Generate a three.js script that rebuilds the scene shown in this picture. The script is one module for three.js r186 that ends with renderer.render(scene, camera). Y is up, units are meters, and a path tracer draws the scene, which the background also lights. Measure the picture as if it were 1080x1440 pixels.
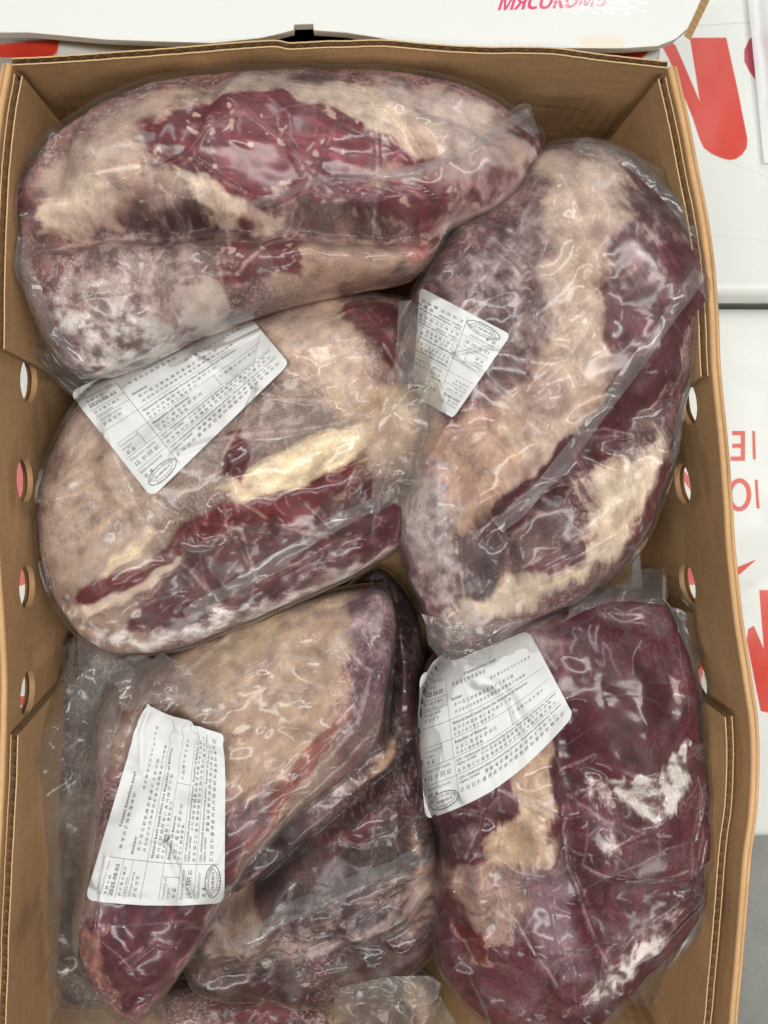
import * as THREE from 'three';
import { mergeGeometries } from 'three/addons/utils/BufferGeometryUtils.js';
import { RectAreaLightUniformsLib } from 'three/addons/lights/RectAreaLightUniformsLib.js';

// ---------------------------------------------------------------- camera, light, exposure
const RIM = 0.16, EYE = 0.61, FOCAL = 1130;            // rim of the box, height of the lens, focal length in photograph pixels
const scene = new THREE.Scene();
const camera = new THREE.PerspectiveCamera(2 * Math.atan(720 / FOCAL) * 180 / Math.PI, 0.75, 0.02, 60);
camera.position.set(0, EYE, 0);
camera.up.set(0, 0, -1);
camera.lookAt(40 / FOCAL, EYE - 1, 80 / FOCAL);
camera.updateMatrixWorld(true); camera.updateProjectionMatrix();
const renderer = new THREE.WebGLRenderer({ antialias: true });
renderer.toneMapping = THREE.LinearToneMapping;
renderer.toneMappingExposure = 1.2;
renderer.shadowMap.enabled = true;
RectAreaLightUniformsLib.init();
scene.background = new THREE.Color(0.015, 0.015, 0.015);
function hallLamp(x, y, z, w, h, radiance, tint, aim, label) {
  const l = new THREE.RectAreaLight(new THREE.Color(...tint), radiance, w, h);
  l.name = 'lamp_light'; l.position.set(x, y, z); l.lookAt(...aim); scene.add(l);
  const g = new THREE.BoxGeometry(w, h, 0.05), m = new THREE.Mesh(g, new THREE.MeshStandardMaterial({ color: 0xffffff, emissive: new THREE.Color(...tint), emissiveIntensity: 1.0 }));
  m.position.copy(l.position); m.quaternion.copy(l.quaternion); m.translateZ(0.04);
  m.name = numbered('ceiling_lamp'); m.userData = { label, category: 'lamp' }; scene.add(m);
}
function lamps() {
  const warm = [1, 0.975, 0.93];
  hallLamp(-0.8, 2.3, 0.12, 0.36, 1.6, 12.5, warm, [0, 0, 0], 'white light panel above the left side of the open carton');
  hallLamp(0.75, 2.3, 0.05, 0.36, 1.6, 14.5, warm, [0, 0, 0], 'white light panel above the right side of the open carton');
  hallLamp(0.1, 2.1, 1.9, 1.6, 0.3, 9, warm, [0, 0, 0], 'long white light panel hanging beyond the near end of the open carton');
  hallLamp(-0.9, 2.3, -1.5, 0.3, 1.6, 6, [0.95, 0.98, 1], [0, 0, 0], 'white light panel hanging beyond the far left of the open carton');
  hallLamp(0.9, 2.3, -1.5, 0.3, 1.6, 8, [0.95, 0.98, 1], [0, 0, 0], 'white light panel hanging beyond the far right of the open carton');
}

// ---------------------------------------------------------------- helpers
const names = new Map();
function numbered(n) { const k = names.get(n) ?? 0; names.set(n, k + 1); return k ? n + '_' + String(k).padStart(3, '0') : n; }
const { clamp, lerp, smoothstep: ss } = THREE.MathUtils;
const sstep = (a, b, x) => { const t = clamp((x - a) / (b - a), 0, 1); return t * t * (3 - 2 * t); };
function rng(s) { return () => { s = (s + 0x6d2b79f5) | 0; let t = Math.imul(s ^ (s >>> 15), 1 | s); t = (t + Math.imul(t ^ (t >>> 7), 61 | t)) ^ t; return ((t ^ (t >>> 14)) >>> 0) / 4294967296; }; }
const hash = (x, y, z) => { let h = Math.imul(x, 374761393) + Math.imul(y, 668265263) + Math.imul(z, 2147483647 ^ 0x5bd1e995); h = Math.imul(h ^ (h >>> 13), 1274126177); h ^= h >>> 16; return (h >>> 0) / 4294967296; };
function vn(x, y, z) {                                 // smooth value noise, 0 to 1
  const ix = Math.floor(x), iy = Math.floor(y), iz = Math.floor(z); let fx = x - ix, fy = y - iy, fz = z - iz;
  fx = fx * fx * (3 - 2 * fx); fy = fy * fy * (3 - 2 * fy); fz = fz * fz * (3 - 2 * fz);
  const a = hash(ix, iy, iz), b = hash(ix + 1, iy, iz), c = hash(ix, iy + 1, iz), d = hash(ix + 1, iy + 1, iz);
  const e = hash(ix, iy, iz + 1), f = hash(ix + 1, iy, iz + 1), g = hash(ix, iy + 1, iz + 1), h = hash(ix + 1, iy + 1, iz + 1);
  const p = a + (b - a) * fx, q = c + (d - c) * fx, r = e + (f - e) * fx, s = g + (h - g) * fx, u = p + (q - p) * fy, v = r + (s - r) * fy;
  return u + (v - u) * fz;
}
const fbm = (x, y, z, n = 4) => { let s = 0, a = 0.5, t = 0; for (let i = 0; i < n; i++) { s += a * vn(x, y, z); t += a; a *= 0.5; x = x * 2.03 + 7.1; y = y * 2.03 + 3.7; z = z * 2.03 + 1.3; } return s / t; };
function facet(x, y, k) {                              // flat facets over a jittered triangle lattice, 0 to 1
  const s = (x + y) * 0.36602540378; let i = Math.floor(x + s), j = Math.floor(y + s);
  const t = (i + j) * 0.2113248654, x0 = x - i + t, y0 = y - j + t, up = x0 > y0;
  const i1 = i + (up ? 1 : 0), j1 = j + (up ? 0 : 1);
  const u = x0 + (x0 + y0) * 0.36602540378, v = y0 + (x0 + y0) * 0.36602540378;
  const a = hash(i, j, k), b = hash(i1, j1, k), c = hash(i + 1, j + 1, k);
  return up ? a * (1 - u) + b * (u - v) + c * v : a * (1 - v) + b * (v - u) + c * u;
}
const wf = (x, y, s, k) => { const wx = vn(x / s * 0.7, y / s * 0.7, k + 9.3) * 1.4, wy = vn(x / s * 0.7 + 40, y / s * 0.7, k + 4.1) * 1.4; return facet(x / s + wx, y / s + wy, k); };
const lin = (c) => (c <= 0.04045 ? c / 12.92 : Math.pow((c + 0.055) / 1.055, 2.4));
const toS = (c) => { c = clamp(c, 0, 1); return Math.round(255 * (c <= 0.0031308 ? c * 12.92 : 1.055 * Math.pow(c, 1 / 2.4) - 0.055)); };
const L3 = (r, g, b) => [lin(r / 255), lin(g / 255), lin(b / 255)];
const ndc = new THREE.Vector3();
function P(px, py, y) { ndc.set(px / 540 - 1, 1 - py / 720, 0.5).unproject(camera).sub(camera.position); const k = (y - EYE) / ndc.y; return [ndc.x * k, ndc.z * k]; }   // a spot in the photograph, at height y, as world x and z
const pairs = (a) => { const r = []; for (let i = 0; i < a.length; i += 2) r.push([a[i], a[i + 1]]); return r; };
function segDist(x, z, a, b) { const dx = b[0] - a[0], dz = b[1] - a[1], t = clamp(((x - a[0]) * dx + (z - a[1]) * dz) / (dx * dx + dz * dz + 1e-12), 0, 1); return Math.hypot(x - a[0] - dx * t, z - a[1] - dz * t); }
const lineDist = (x, z, p) => { let d = 1e9; for (let i = 0; i < p.length - 1; i++) d = Math.min(d, segDist(x, z, p[i], p[i + 1])); return d; };
function polyDist(x, z, p) {                           // signed, negative inside
  let d = 1e9, inside = false;
  for (let i = 0, j = p.length - 1; i < p.length; j = i++) {
    d = Math.min(d, segDist(x, z, p[j], p[i]));
    if ((p[i][1] > z) !== (p[j][1] > z) && x < (p[j][0] - p[i][0]) * (z - p[i][1]) / (p[j][1] - p[i][1]) + p[i][0]) inside = !inside;
  }
  return inside ? -d : d;
}
function smooth(pts, n, closed = true) { const c = new THREE.CatmullRomCurve3(pts.map(([x, z]) => new THREE.Vector3(x, 0, z)), closed, 'centripetal'); return c.getPoints(n).slice(0, closed ? n : n + 1).map((v) => [v.x, v.z]); }
function grid(nu, nv, f, wrap = false) {               // f(u, v) -> [x, y, z, s, t]
  const pos = [], uv = [], idx = [];
  for (let j = 0; j <= nv; j++) for (let i = 0; i <= nu; i++) { const p = f(i / nu, j / nv); pos.push(p[0], p[1], p[2]); uv.push(p[3] ?? i / nu, p[4] ?? j / nv); }
  for (let j = 0; j < nv; j++) for (let i = 0; i < nu; i++) { const a = j * (nu + 1) + i, b = a + 1, c = a + nu + 1, d = c + 1; idx.push(a, c, b, b, c, d); }
  return geo(pos, uv, idx);
}
function geo(pos, uv, idx) { const g = new THREE.BufferGeometry(); g.setAttribute('position', new THREE.Float32BufferAttribute(pos, 3)); g.setAttribute('uv', new THREE.Float32BufferAttribute(uv, 2)); g.setIndex(idx); g.computeVertexNormals(); return g; }
function put(name, g, mat, parent) { const m = new THREE.Mesh(g, mat); m.name = name; m.castShadow = m.receiveShadow = true; if (parent) { m.name = name; parent.add(m); } else { m.name = numbered(name); scene.add(m); } return m; }
function thing(name, label, category, at, group) { const o = new THREE.Group(); o.name = numbered(name); o.position.set(...at); o.userData = { label, category }; if (group) o.userData.group = group; scene.add(o); return o; }
function tex(w, h, n, f, srgb = false, repeat = false) {
  const data = new Uint8Array(w * h * 4), out = [0, 0, 0, 1];
  for (let j = 0, o = 0; j < h; j++) for (let i = 0; i < w; i++, o += 4) { out[3] = 1; f((i + 0.5) / w, (j + 0.5) / h, out); for (let c = 0; c < 4; c++) data[o + c] = srgb && c < 3 ? toS(out[c]) : clamp(Math.round(out[c] * 255), 0, 255); }
  const t = new THREE.DataTexture(data, w, h); t.magFilter = t.minFilter = THREE.LinearFilter; if (srgb) t.colorSpace = THREE.SRGBColorSpace; if (repeat) t.wrapS = t.wrapT = THREE.RepeatWrapping; t.needsUpdate = true; return t;
}
function canvasTex(w, h, draw) { const c = document.createElement('canvas'); c.width = w; c.height = h; draw(c.getContext('2d'), w, h); const t = new THREE.CanvasTexture(c); t.colorSpace = THREE.SRGBColorSpace; return t; }
const at = (g, o) => g.translate(-o.position.x, -o.position.y, -o.position.z);

lamps();

// ---------------------------------------------------------------- materials
const M = {};
{
  const fib = tex(1024, 512, 4, (u, v, o) => {
    const x = u * 0.6, y = v * 0.3, a = fbm(x * 90, y * 900, 1, 3), b = fbm(x * 14, y * 14, 5, 4), c = vn(x * 1500, y * 400, 3), speck = vn(x * 2200, y * 2200, 8) > 0.86 ? 0.88 : 1;
    const scuff = 1 + 0.3 * sstep(0.62, 0.78, fbm(x * 30, y * 11, 12, 4)) - 0.26 * sstep(0.58, 0.72, fbm(x * 18, y * 26, 15, 4)), k = (0.80 + 0.2 * a + 0.3 * (b - 0.5) + 0.12 * (c - 0.5)) * speck * scuff; o[0] = 0.54 * k; o[1] = 0.325 * k * (0.98 + 0.04 * b); o[2] = 0.152 * k * (0.93 + 0.14 * b);
  }, true, true);
  const fb = tex(1024, 512, 4, (u, v, o) => { const x = u * 0.6; o[0] = 0.5 + 0.26 * Math.sin(x / 0.0075 * Math.PI * 2) * (0.4 + 0.6 * vn(x * 20, v * 3, 2)) + 0.35 * (fbm(x * 60, v * 60, 2, 4) - 0.5); o[1] = 0.8 + 0.12 * vn(x * 40, v * 30, 1); }, false, true);
  fib.repeat.set(1 / 0.6, 1 / 0.3); fb.repeat.set(1 / 0.6, 1 / 0.3);
  M.kraft = new THREE.MeshStandardMaterial({ map: fib, bumpMap: fb, bumpScale: 0.0006, roughnessMap: fb, roughness: 1, side: THREE.DoubleSide });
  M.kraftEdge = new THREE.MeshStandardMaterial({ color: new THREE.Color(0.50, 0.35, 0.18), roughness: 0.9, side: THREE.DoubleSide });
  M.flute = new THREE.MeshStandardMaterial({ color: new THREE.Color(0.40, 0.26, 0.13), roughness: 0.95, side: THREE.DoubleSide });
  const wb = tex(512, 512, 4, (u, v, o) => { o[0] = 0.5 + 0.5 * (fbm(u * 9, v * 9, 4, 5) - 0.5) + 0.25 * (facet(u * 16, v * 16, 3) - 0.5); o[1] = 0.42 + 0.25 * fbm(u * 24, v * 24, 7, 3); }, false, true);
  M.wb = wb;
  const con = tex(512, 512, 4, (u, v, o) => { const k = 0.24 + 0.12 * (fbm(u * 18, v * 18, 2, 5) - 0.5) + 0.03 * (vn(u * 400, v * 400, 1) - 0.5); o[0] = k; o[1] = k * 1.01; o[2] = k * 0.93; }, true, true);
  M.concrete = new THREE.MeshStandardMaterial({ map: con, roughness: 0.75 });
}
// clear film: crease lines at random and pressed folds give it its glints
function filmMaps(seed) {
  const S = 768, h = new Float32Array(S * S), r = rng(seed);
  for (let k = 0; k < 110; k++) {
    const x0 = r() * S, y0 = r() * S, ang = r() * 6.283, len = 70 + r() * r() * 340, wd = 1.3 + r() * 1.8, amp = (r() - 0.3) * 0.9, bend = (r() - 0.5) * 0.45, steps = Math.ceil(len);
    let x = x0, y = y0, a = ang;
    for (let s = 0; s < steps; s++) {
      x += Math.cos(a); y += Math.sin(a); a += bend / len + (r() - 0.5) * 0.02; const fade = Math.sin(Math.PI * (s + 0.5) / steps), nx = -Math.sin(a), ny = Math.cos(a);
      for (let q = -8; q <= 8; q++) { const w = Math.max(0, 1 - Math.abs(q) / (wd * 1.6)); if (!w) continue; const X = ((Math.round(x + nx * q) % S) + S) % S, Y = ((Math.round(y + ny * q) % S) + S) % S, i = Y * S + X, val = amp * w * fade; if (Math.abs(val) > Math.abs(h[i])) h[i] = val; }
    }
  }
  const tile = (f, u, v) => f(u, v) * (1 - u) * (1 - v) + f(u - 1, v) * u * (1 - v) + f(u, v - 1) * (1 - u) * v + f(u - 1, v - 1) * u * v;
  const data = new Uint8Array(S * S * 4), tr = new Uint8Array(S * S * 4);
  for (let j = 0; j < S; j++) for (let i = 0; i < S; i++) {
    const u = i / S, v = j / S, n = tile((a, b) => fbm(a * 22 + 50, b * 22 + 50, seed, 3), u, v), f = tile((a, b) => wf(a + 5, b + 5, 0.15, seed) * 0.65 + wf(a + 5, b + 5, 0.06, seed + 3) * 0.35, u, v), o = (j * S + i) * 4, q = h[j * S + i];
    data[o] = clamp(255 * (0.45 + 0.5 * q + 0.32 * (f - 0.5) + 0.12 * (n - 0.5)), 0, 255); data[o + 1] = clamp(255 * (0.095 + 0.17 * n), 0, 255); data[o + 3] = 255;
    const g = vn(i * 0.6, j * 0.6, seed + 2);
    tr[o] = clamp(255 * (0.992 - 0.04 * sstep(0.5, 0.75, n) * (0.4 + g) - 0.12 * Math.max(0, q) * (0.5 + g)), 0, 255); tr[o + 3] = 255;
  }
  const mk = (d) => { const t = new THREE.DataTexture(d, S, S); t.magFilter = t.minFilter = THREE.LinearFilter; t.wrapS = t.wrapT = THREE.RepeatWrapping; t.needsUpdate = true; return t; };
  return [mk(data), mk(tr)];
}
const FM = [filmMaps(3), filmMaps(17)];
function film(k, through = 1, bump = 0.0005, rough = 1) {
  return new THREE.MeshPhysicalMaterial({ color: new THREE.Color(0.86, 0.85, 0.84), transmission: through, thickness: 0, ior: 1.35, roughness: rough, roughnessMap: FM[k][0], bumpMap: FM[k][0], bumpScale: bump, transmissionMap: FM[k][1], side: THREE.DoubleSide });
}
M.film = [film(0), film(1)]; M.tail = [film(0, 0.955, 0.0010, 0.7), film(1, 0.955, 0.0010, 0.7)]; M.milky = film(1, 0.93, 0.0012, 1); M.milky.color.setRGB(0.86, 0.82, 0.76); M.seam = film(1, 0.93, 0.0004, 0.8);

// ---------------------------------------------------------------- the paper label (the writing as the photograph shows it)
M.label = new THREE.MeshStandardMaterial({
  roughness: 0.55, side: THREE.DoubleSide, map: canvasTex(1100, 900, (c, W, H) => {
    const r = rng(5); c.fillStyle = '#c6c7c6'; c.fillRect(0, 0, W, H);
    c.strokeStyle = '#3c3f44'; c.fillStyle = '#33363b'; c.lineWidth = 2.5; c.lineCap = 'round';
    const glyph = (x, y, s) => {                       // one dense character of strokes
      c.lineWidth = s * 0.075; c.beginPath(); const n = 2 + Math.floor(r() * 3);
      for (let i = 0; i < n; i++) { const yy = y + s * (0.12 + 0.76 * (i + 0.5 * r()) / n), a = r() * 0.25; c.moveTo(x + s * (0.08 + a), yy); c.lineTo(x + s * (0.92 - r() * 0.2), yy); }
      const m = 1 + Math.floor(r() * 3); for (let i = 0; i < m; i++) { const xx = x + s * (0.15 + 0.7 * (i + r() * 0.6) / m); c.moveTo(xx, y + s * (0.06 + 0.3 * r())); c.lineTo(xx + s * (r() - 0.5) * 0.3, y + s * (0.94 - 0.2 * r())); } c.stroke();
    };
    const glyphs = (x, y, s, n) => { for (let i = 0; i < n; i++) glyph(x + i * s * 1.12, y, s); };
    const say = (t, x, y, s, b = '') => { c.font = b + ' ' + s + 'px sans-serif'; c.fillText(t, x, y); };
    const line = (...p) => { c.lineWidth = 2.5; c.beginPath(); c.moveTo(p[0], p[1]); for (let i = 2; i < p.length; i += 2) c.lineTo(p[i], p[i + 1]); c.stroke(); };
    line(250, 70, 250, 860); line(30, 250, 250, 250); line(30, 350, 250, 350); line(30, 470, 1070, 470); line(30, 590, 1070, 590); line(30, 700, 1070, 700); line(250, 350, 1070, 350); line(30, 185, 250, 185); line(720, 470, 720, 590); line(170, 470, 170, 590);
    say('Production date', 40, 95, 26); glyphs(40, 105, 26, 4); say('2025.08.03', 38, 165, 36, 'bold'); glyphs(40, 195, 26, 6); say('Expiry date', 40, 243, 22);
    say('Storage temp', 40, 280, 24); glyphs(40, 292, 30, 4);
    say('Frozen boneless beef', 420, 110, 30, 'bold'); glyphs(300, 125, 32, 9); glyphs(640, 190, 28, 12); say('Number', 280, 240, 26, 'bold'); glyphs(300, 255, 32, 15); glyphs(300, 300, 28, 20);
    say('Natural beef meat from the Republic of Belarus', 270, 388, 28, 'bold'); glyphs(270, 400, 32, 14); glyphs(270, 436, 28, 11);
    say('Country of', 36, 505, 27); say('origin', 36, 535, 27); glyphs(40, 548, 34, 2); say('Republic of Belarus', 270, 508, 28, 'bold'); glyphs(270, 520, 34, 9); glyphs(270, 556, 28, 7); glyphs(740, 500, 30, 8);
    say('Exporter name', 36, 625, 27); glyphs(40, 640, 42, 4);
    say('CJSC «Volkovysk meat-processing plant», Republic of Belarus, Grodno', 262, 622, 24, 'bold'); say('region, 231900', 262, 646, 22, 'bold'); glyphs(450, 628, 30, 17); glyphs(262, 662, 32, 22);
    say('Manufacturer', 36, 735, 27); glyphs(40, 748, 34, 2);
    say('CJSC «Volkovysk meat-processing plant», Republic of Belarus, Grodno', 262, 734, 24, 'bold'); say('region, 231900', 262, 760, 22, 'bold'); glyphs(450, 745, 34, 15); glyphs(262, 785, 36, 20);
    c.lineWidth = 5; c.beginPath(); c.ellipse(142, 820, 102, 52, 0, 0, 7); c.stroke(); c.lineWidth = 3; c.beginPath(); c.ellipse(142, 820, 74, 30, 0, 0, 7); c.stroke();
    c.textAlign = 'center'; say('02-48-02 H', 142, 828, 24, 'bold');
    const arc = (t, a0, a1, rx, ry, up) => { for (let i = 0; i < t.length; i++) { const a = lerp(a0, a1, (i + 0.5) / t.length); c.save(); c.translate(142 + rx * Math.cos(a), 820 + ry * Math.sin(a)); c.rotate(a + (up ? Math.PI / 2 : -Math.PI / 2)); say(t[i], 0, 6, 17, 'bold'); c.restore(); } };
    arc('REPUBLIC BELARUS', Math.PI * 1.02, Math.PI * 1.98, 88, 41, true); arc('BELARUS', Math.PI * 0.75, Math.PI * 0.25, 88, 43, false);
  }),
});

// ---------------------------------------------------------------- a cut of beef in its bag
const F = (color, soft, warp, ...pts) => ({ color, soft, warp, pts });
function beef(o) {
  const U = 0.00036, r0 = rng(o.seed), lift = o.lift ?? 0, [tx, tz] = o.tilt ?? [0, 0]; o.he += lift; o.hb += lift * 0.7;
  const px0 = pairs(o.out), c0 = P(px0.reduce((q, p) => q + p[0], 0) / px0.length, px0.reduce((q, p) => q + p[1], 0) / px0.length, o.he), onRim = ([x, y]) => { let p = P(x, y, o.he); for (let i = 0; i < 3; i++) p = P(x, y, o.he + tx * (p[0] - c0[0]) + tz * (p[1] - c0[1])); return p; };
  const out = smooth(px0.map(onRim), 240), cx = out.reduce((s, p) => s + p[0], 0) / out.length, cz = out.reduce((s, p) => s + p[1], 0) / out.length;
  const NR = 720, R = new Float32Array(NR);
  for (let k = 0; k < NR; k++) {
    const a = k / NR * 2 * Math.PI, dx = Math.cos(a), dz = Math.sin(a); let best = 0.02;
    for (let i = 0, j = out.length - 1; i < out.length; j = i++) { const ax = out[j][0] - cx, az = out[j][1] - cz, bx = out[i][0] - cx, bz = out[i][1] - cz, ex = bx - ax, ez = bz - az, den = dx * ez - dz * ex; if (Math.abs(den) < 1e-12) continue; const t = (ax * ez - az * ex) / den, s = (ax * dz - az * dx) / den; if (t > 0 && s >= -1e-6 && s <= 1 + 1e-6) best = Math.max(best, t); }
    R[k] = best * (1 + 0.022 * (fbm(dx * 7, dz * 7, o.seed, 4) - 0.5));
  }
  const rad = (a) => { const f = ((a / (2 * Math.PI)) % 1 + 1) % 1 * NR, i = Math.floor(f) % NR, t = f - Math.floor(f); return R[i] * (1 - t) + R[(i + 1) % NR] * t; };
  const A = o.a ?? 0.85, B = o.b ?? 0.7;
  const rest = o.he + o.ht * 0.8, lines = (list, y) => (list ?? []).map((l) => ({ w: l[0] * U, h: l[1], p: pairs(l.slice(2)).map(([x, z]) => P(x, z, y)) }));
  const bumps = lines(o.bumps, rest).map((l) => ({ ...l, x0: Math.min(...l.p.map((q) => q[0])) - 3 * l.w, x1: Math.max(...l.p.map((q) => q[0])) + 3 * l.w, z0: Math.min(...l.p.map((q) => q[1])) - 3 * l.w, z1: Math.max(...l.p.map((q) => q[1])) + 3 * l.w })), folds = lines(o.folds, rest);
  const polar = (x, z) => { const dx = x - cx, dz = z - cz, q = Math.min(1, Math.hypot(dx, dz) / rad(Math.atan2(dz, dx))); return Math.asin(Math.pow(q, 1 / A)); };
  const shape = (x, z, psi, taut) => {
    const c = Math.max(0, Math.cos(psi)), env = sstep(0.05, 0.5, c);
    let h = o.he + tx * (x - cx) + tz * (z - cz) + o.ht * Math.pow(c, B);
    if (env > 0) {
      let b = 0; for (const l of bumps) { if (x < l.x0 || x > l.x1 || z < l.z0 || z > l.z1) continue; const d = lineDist(x, z, l.p) / l.w; if (d < 3) b += l.h * (taut && l.h < 0 ? 0.75 : 1) * Math.exp(-d * d); }
      const rd = fbm(x * 17 + 3, z * 17, o.seed + 1.5, 3); b += 0.014 * (fbm(x * 22, z * 22, o.seed + 0.5, 3) - 0.5) - 0.007 * sstep(0.12, 0, Math.abs(rd - 0.5)) * (taut ? 0.6 : 1) + (taut ? 0 : 0.0028 * (fbm(x * 110, z * 110, o.seed + 3.5, 3) - 0.5));
      h += env * b;
    }
    return h;
  };
  const wr = (o.wrinkle ?? 1) * 0.6, knots = [];
  for (let k = 0; k < 400 && knots.length < (o.knots ?? 11); k++) { const a = r0() * 6.283, q = Math.sqrt(r0()) * 0.95 * rad(a), p = [cx + Math.cos(a) * q, cz + Math.sin(a) * q]; if (knots.every((n) => Math.hypot(n[0] - p[0], n[1] - p[1]) > 0.026)) knots.push(p); }
  const auto = [];
  knots.forEach((p, i) => { const near = knots.map((n, j) => [Math.hypot(n[0] - p[0], n[1] - p[1]), j]).filter((n) => n[1] !== i).sort((m, n) => m[0] - n[0]).slice(0, 2 + (i % 2)); for (const [, j] of near) if (j > i || !near.length || r0() < 0.4) { const n = knots[j], mx = (p[0] + n[0]) / 2 + (r0() - 0.5) * 0.008, mz = (p[1] + n[1]) / 2 + (r0() - 0.5) * 0.008; auto.push({ w: (2.6 + 2.4 * r0()) * U, h: 0.0008 + 0.0016 * r0(), p: [p, [mx, mz], n], f: 0.08 + 0.3 * r0() }); } });
  folds.push(...auto);
  for (const l of folds) { l.f ??= 0.42; l.w *= 1.15; l.x0 = Math.min(...l.p.map((q) => q[0])) - l.w; l.x1 = Math.max(...l.p.map((q) => q[0])) + l.w; l.z0 = Math.min(...l.p.map((q) => q[1])) - l.w; l.z1 = Math.max(...l.p.map((q) => q[1])) + l.w; }
  const skin = (x, z, psi) => {                        // the bag over the meat
    const env = sstep(0, 0.4, Math.cos(psi)), m = sstep(0.42, 0.66, fbm(x * 26, z * 26, o.seed + 11, 2)) * wr, ca = Math.cos(o.pull ?? 0.5), sa = Math.sin(o.pull ?? 0.5), u = x * ca + z * sa, v = -x * sa + z * ca;
    let f = 0.0006 + (0.0008 + 0.0046 * m) * (0.62 * wf(u * 0.45, v, 0.016, o.seed) + 0.38 * wf(u * 0.6, v, 0.0068, o.seed + 5));
    for (const l of folds) { if (x < l.x0 || x > l.x1 || z < l.z0 || z > l.z1) continue; const d = lineDist(x, z, l.p) / l.w; if (d < 1) f += l.h * (1 - d); }
    return shape(x, z, psi, true) + 0.0012 + f * (0.35 + 0.65 * env);
  };
  const skinTop = (x, z) => skin(x, z, polar(x, z));
  const onSkin = (px, py) => { let y = rest, q; for (let i = 0; i < 5; i++) { q = P(px, py, y); y = skinTop(q[0], q[1]); } return [q[0], y, q[1]]; };
  const disc = (nr, na, psi1, f, grow) => {
    const pos = [], uv = [], idx = [];
    for (let j = 0; j <= nr; j++) for (let i = 0; i <= na; i++) {
      const psi = j / nr * psi1, a = i / na * 2 * Math.PI, q = Math.pow(Math.sin(Math.min(psi, Math.PI - psi)), A), rr = rad(a) + 0, x = cx + Math.cos(a) * rr * q, z = cz + Math.sin(a) * rr * q, y = f(x, z, psi), g = 1 + grow / rr * q;
      pos.push(cx + (x - cx) * g, y, cz + (z - cz) * g); const s = 1 - Math.abs(1 - psi / (Math.PI / 2));
      if (grow) uv.push(x / 0.2, z / 0.2 + y / 0.2); else uv.push(0.5 + 0.5 * s * Math.cos(a), 0.5 + 0.5 * s * Math.sin(a));
    }
    for (let j = 0; j < nr; j++) for (let i = 0; i < na; i++) { const a = j * (na + 1) + i, b = a + 1, c = a + na + 1, d = c + 1; if (j) idx.push(a, b, c); idx.push(b, d, c); }
    return geo(pos, uv, idx);
  };
  const root = thing(o.name ?? 'packed_beef_cut', o.label, 'packed meat', [cx, Math.max(0.004, o.he - o.hb), cz]);
  // colour of the meat: lean, fat, membrane and frost, all laid out in world metres over the shape
  const feats = o.feats.map((f) => { const p = pairs(f.pts).map(([x, z]) => P(x, z, rest)); const xs = p.map((q) => q[0]), zs = p.map((q) => q[1]), m = (f.soft + f.warp * 1.6 + 8) * U; return { c: L3(...f.color), frost: f.color[3] ?? 0, soft: f.soft * U * 0.95, warp: f.warp * U * 2.2, p, x0: Math.min(...xs) - m, x1: Math.max(...xs) + m, z0: Math.min(...zs) - m, z1: Math.max(...zs) + m }; });
  const b0 = L3(...o.base[0].map((v) => v * 0.9)), b1 = L3(...o.base[1]), ga = o.grain ?? 0.3, gc = Math.cos(ga), gs = Math.sin(ga), sd = o.seed * 3.1, frost = o.frost ?? 0.35, TS = o.ts ?? 780;
  const surf = new Uint8Array(TS * TS * 4), white = L3(206, 196, 196), veil = L3(170, 156, 150);
  const colorMap = tex(TS, TS, 4, (u, v, out) => {
    const dx = 2 * u - 1, dz = 2 * v - 1, s = Math.min(1.02, Math.hypot(dx, dz)), a = Math.atan2(dz, dx), psi = Math.min(1, s) * Math.PI / 2, rr = rad(a) * Math.pow(Math.sin(psi), A), x = cx + Math.cos(a) * rr, z = cz + Math.sin(a) * rr, y = o.ht * Math.pow(Math.max(0, Math.cos(psi)), B);
    const X0 = x / U, Z0 = z / U, Y0 = y / U, X = 0.76 * X0 + 0.60 * Z0 - 0.25 * Y0, Z = -0.58 * X0 + 0.80 * Z0 + 0.15 * Y0, Y = 0.29 * X0 + 0.03 * Z0 + 0.957 * Y0, n1 = fbm(X / 110, Y / 110, Z / 110 + sd, 4), w1 = vn(X / 26, Y / 26, Z / 26 + sd) - 0.5, w2 = vn(X / 26 + 31, Y / 26, Z / 26 + sd) - 0.5, w3 = 1.3 * fbm(X / 9, Y / 9, Z / 9 + sd, 3) - 0.65;
    const fu = (X0 * gc + Z0 * gs) / 46, fv = (-X0 * gs + Z0 * gc + Y0 * 0.6 + w1 * 8) / 4.2, fibre = 0.6 * vn(fu, fv, sd) + 0.4 * vn(fu * 2.2, fv * 2.1, sd + 5), streak = fbm(fu * 0.55, fv * 0.42, sd + 21, 3) - 0.5, mott = fbm(X / 17, Y / 17, Z / 17 + sd, 4), gr = 0.5 * vn(X * 0.5, Y * 0.5, Z * 0.5) + 0.5 * hash(Math.floor(u * TS), Math.floor(v * TS), 5), gr2 = 0.55 * vn(X * 0.2 + 9, Y * 0.2, Z * 0.2) + 0.3 * vn(X * 0.6, Y * 0.6, Z * 0.6 + 4) + 0.15 * gr;
    let t = sstep(0.3, 0.7, n1 + 0.5 * (mott - 0.5)), r = b0[0] + (b1[0] - b0[0]) * t, g = b0[1] + (b1[1] - b0[1]) * t, b = b0[2] + (b1[2] - b0[2]) * t, clear = 0, fat = 0, icy = 0;
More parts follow.
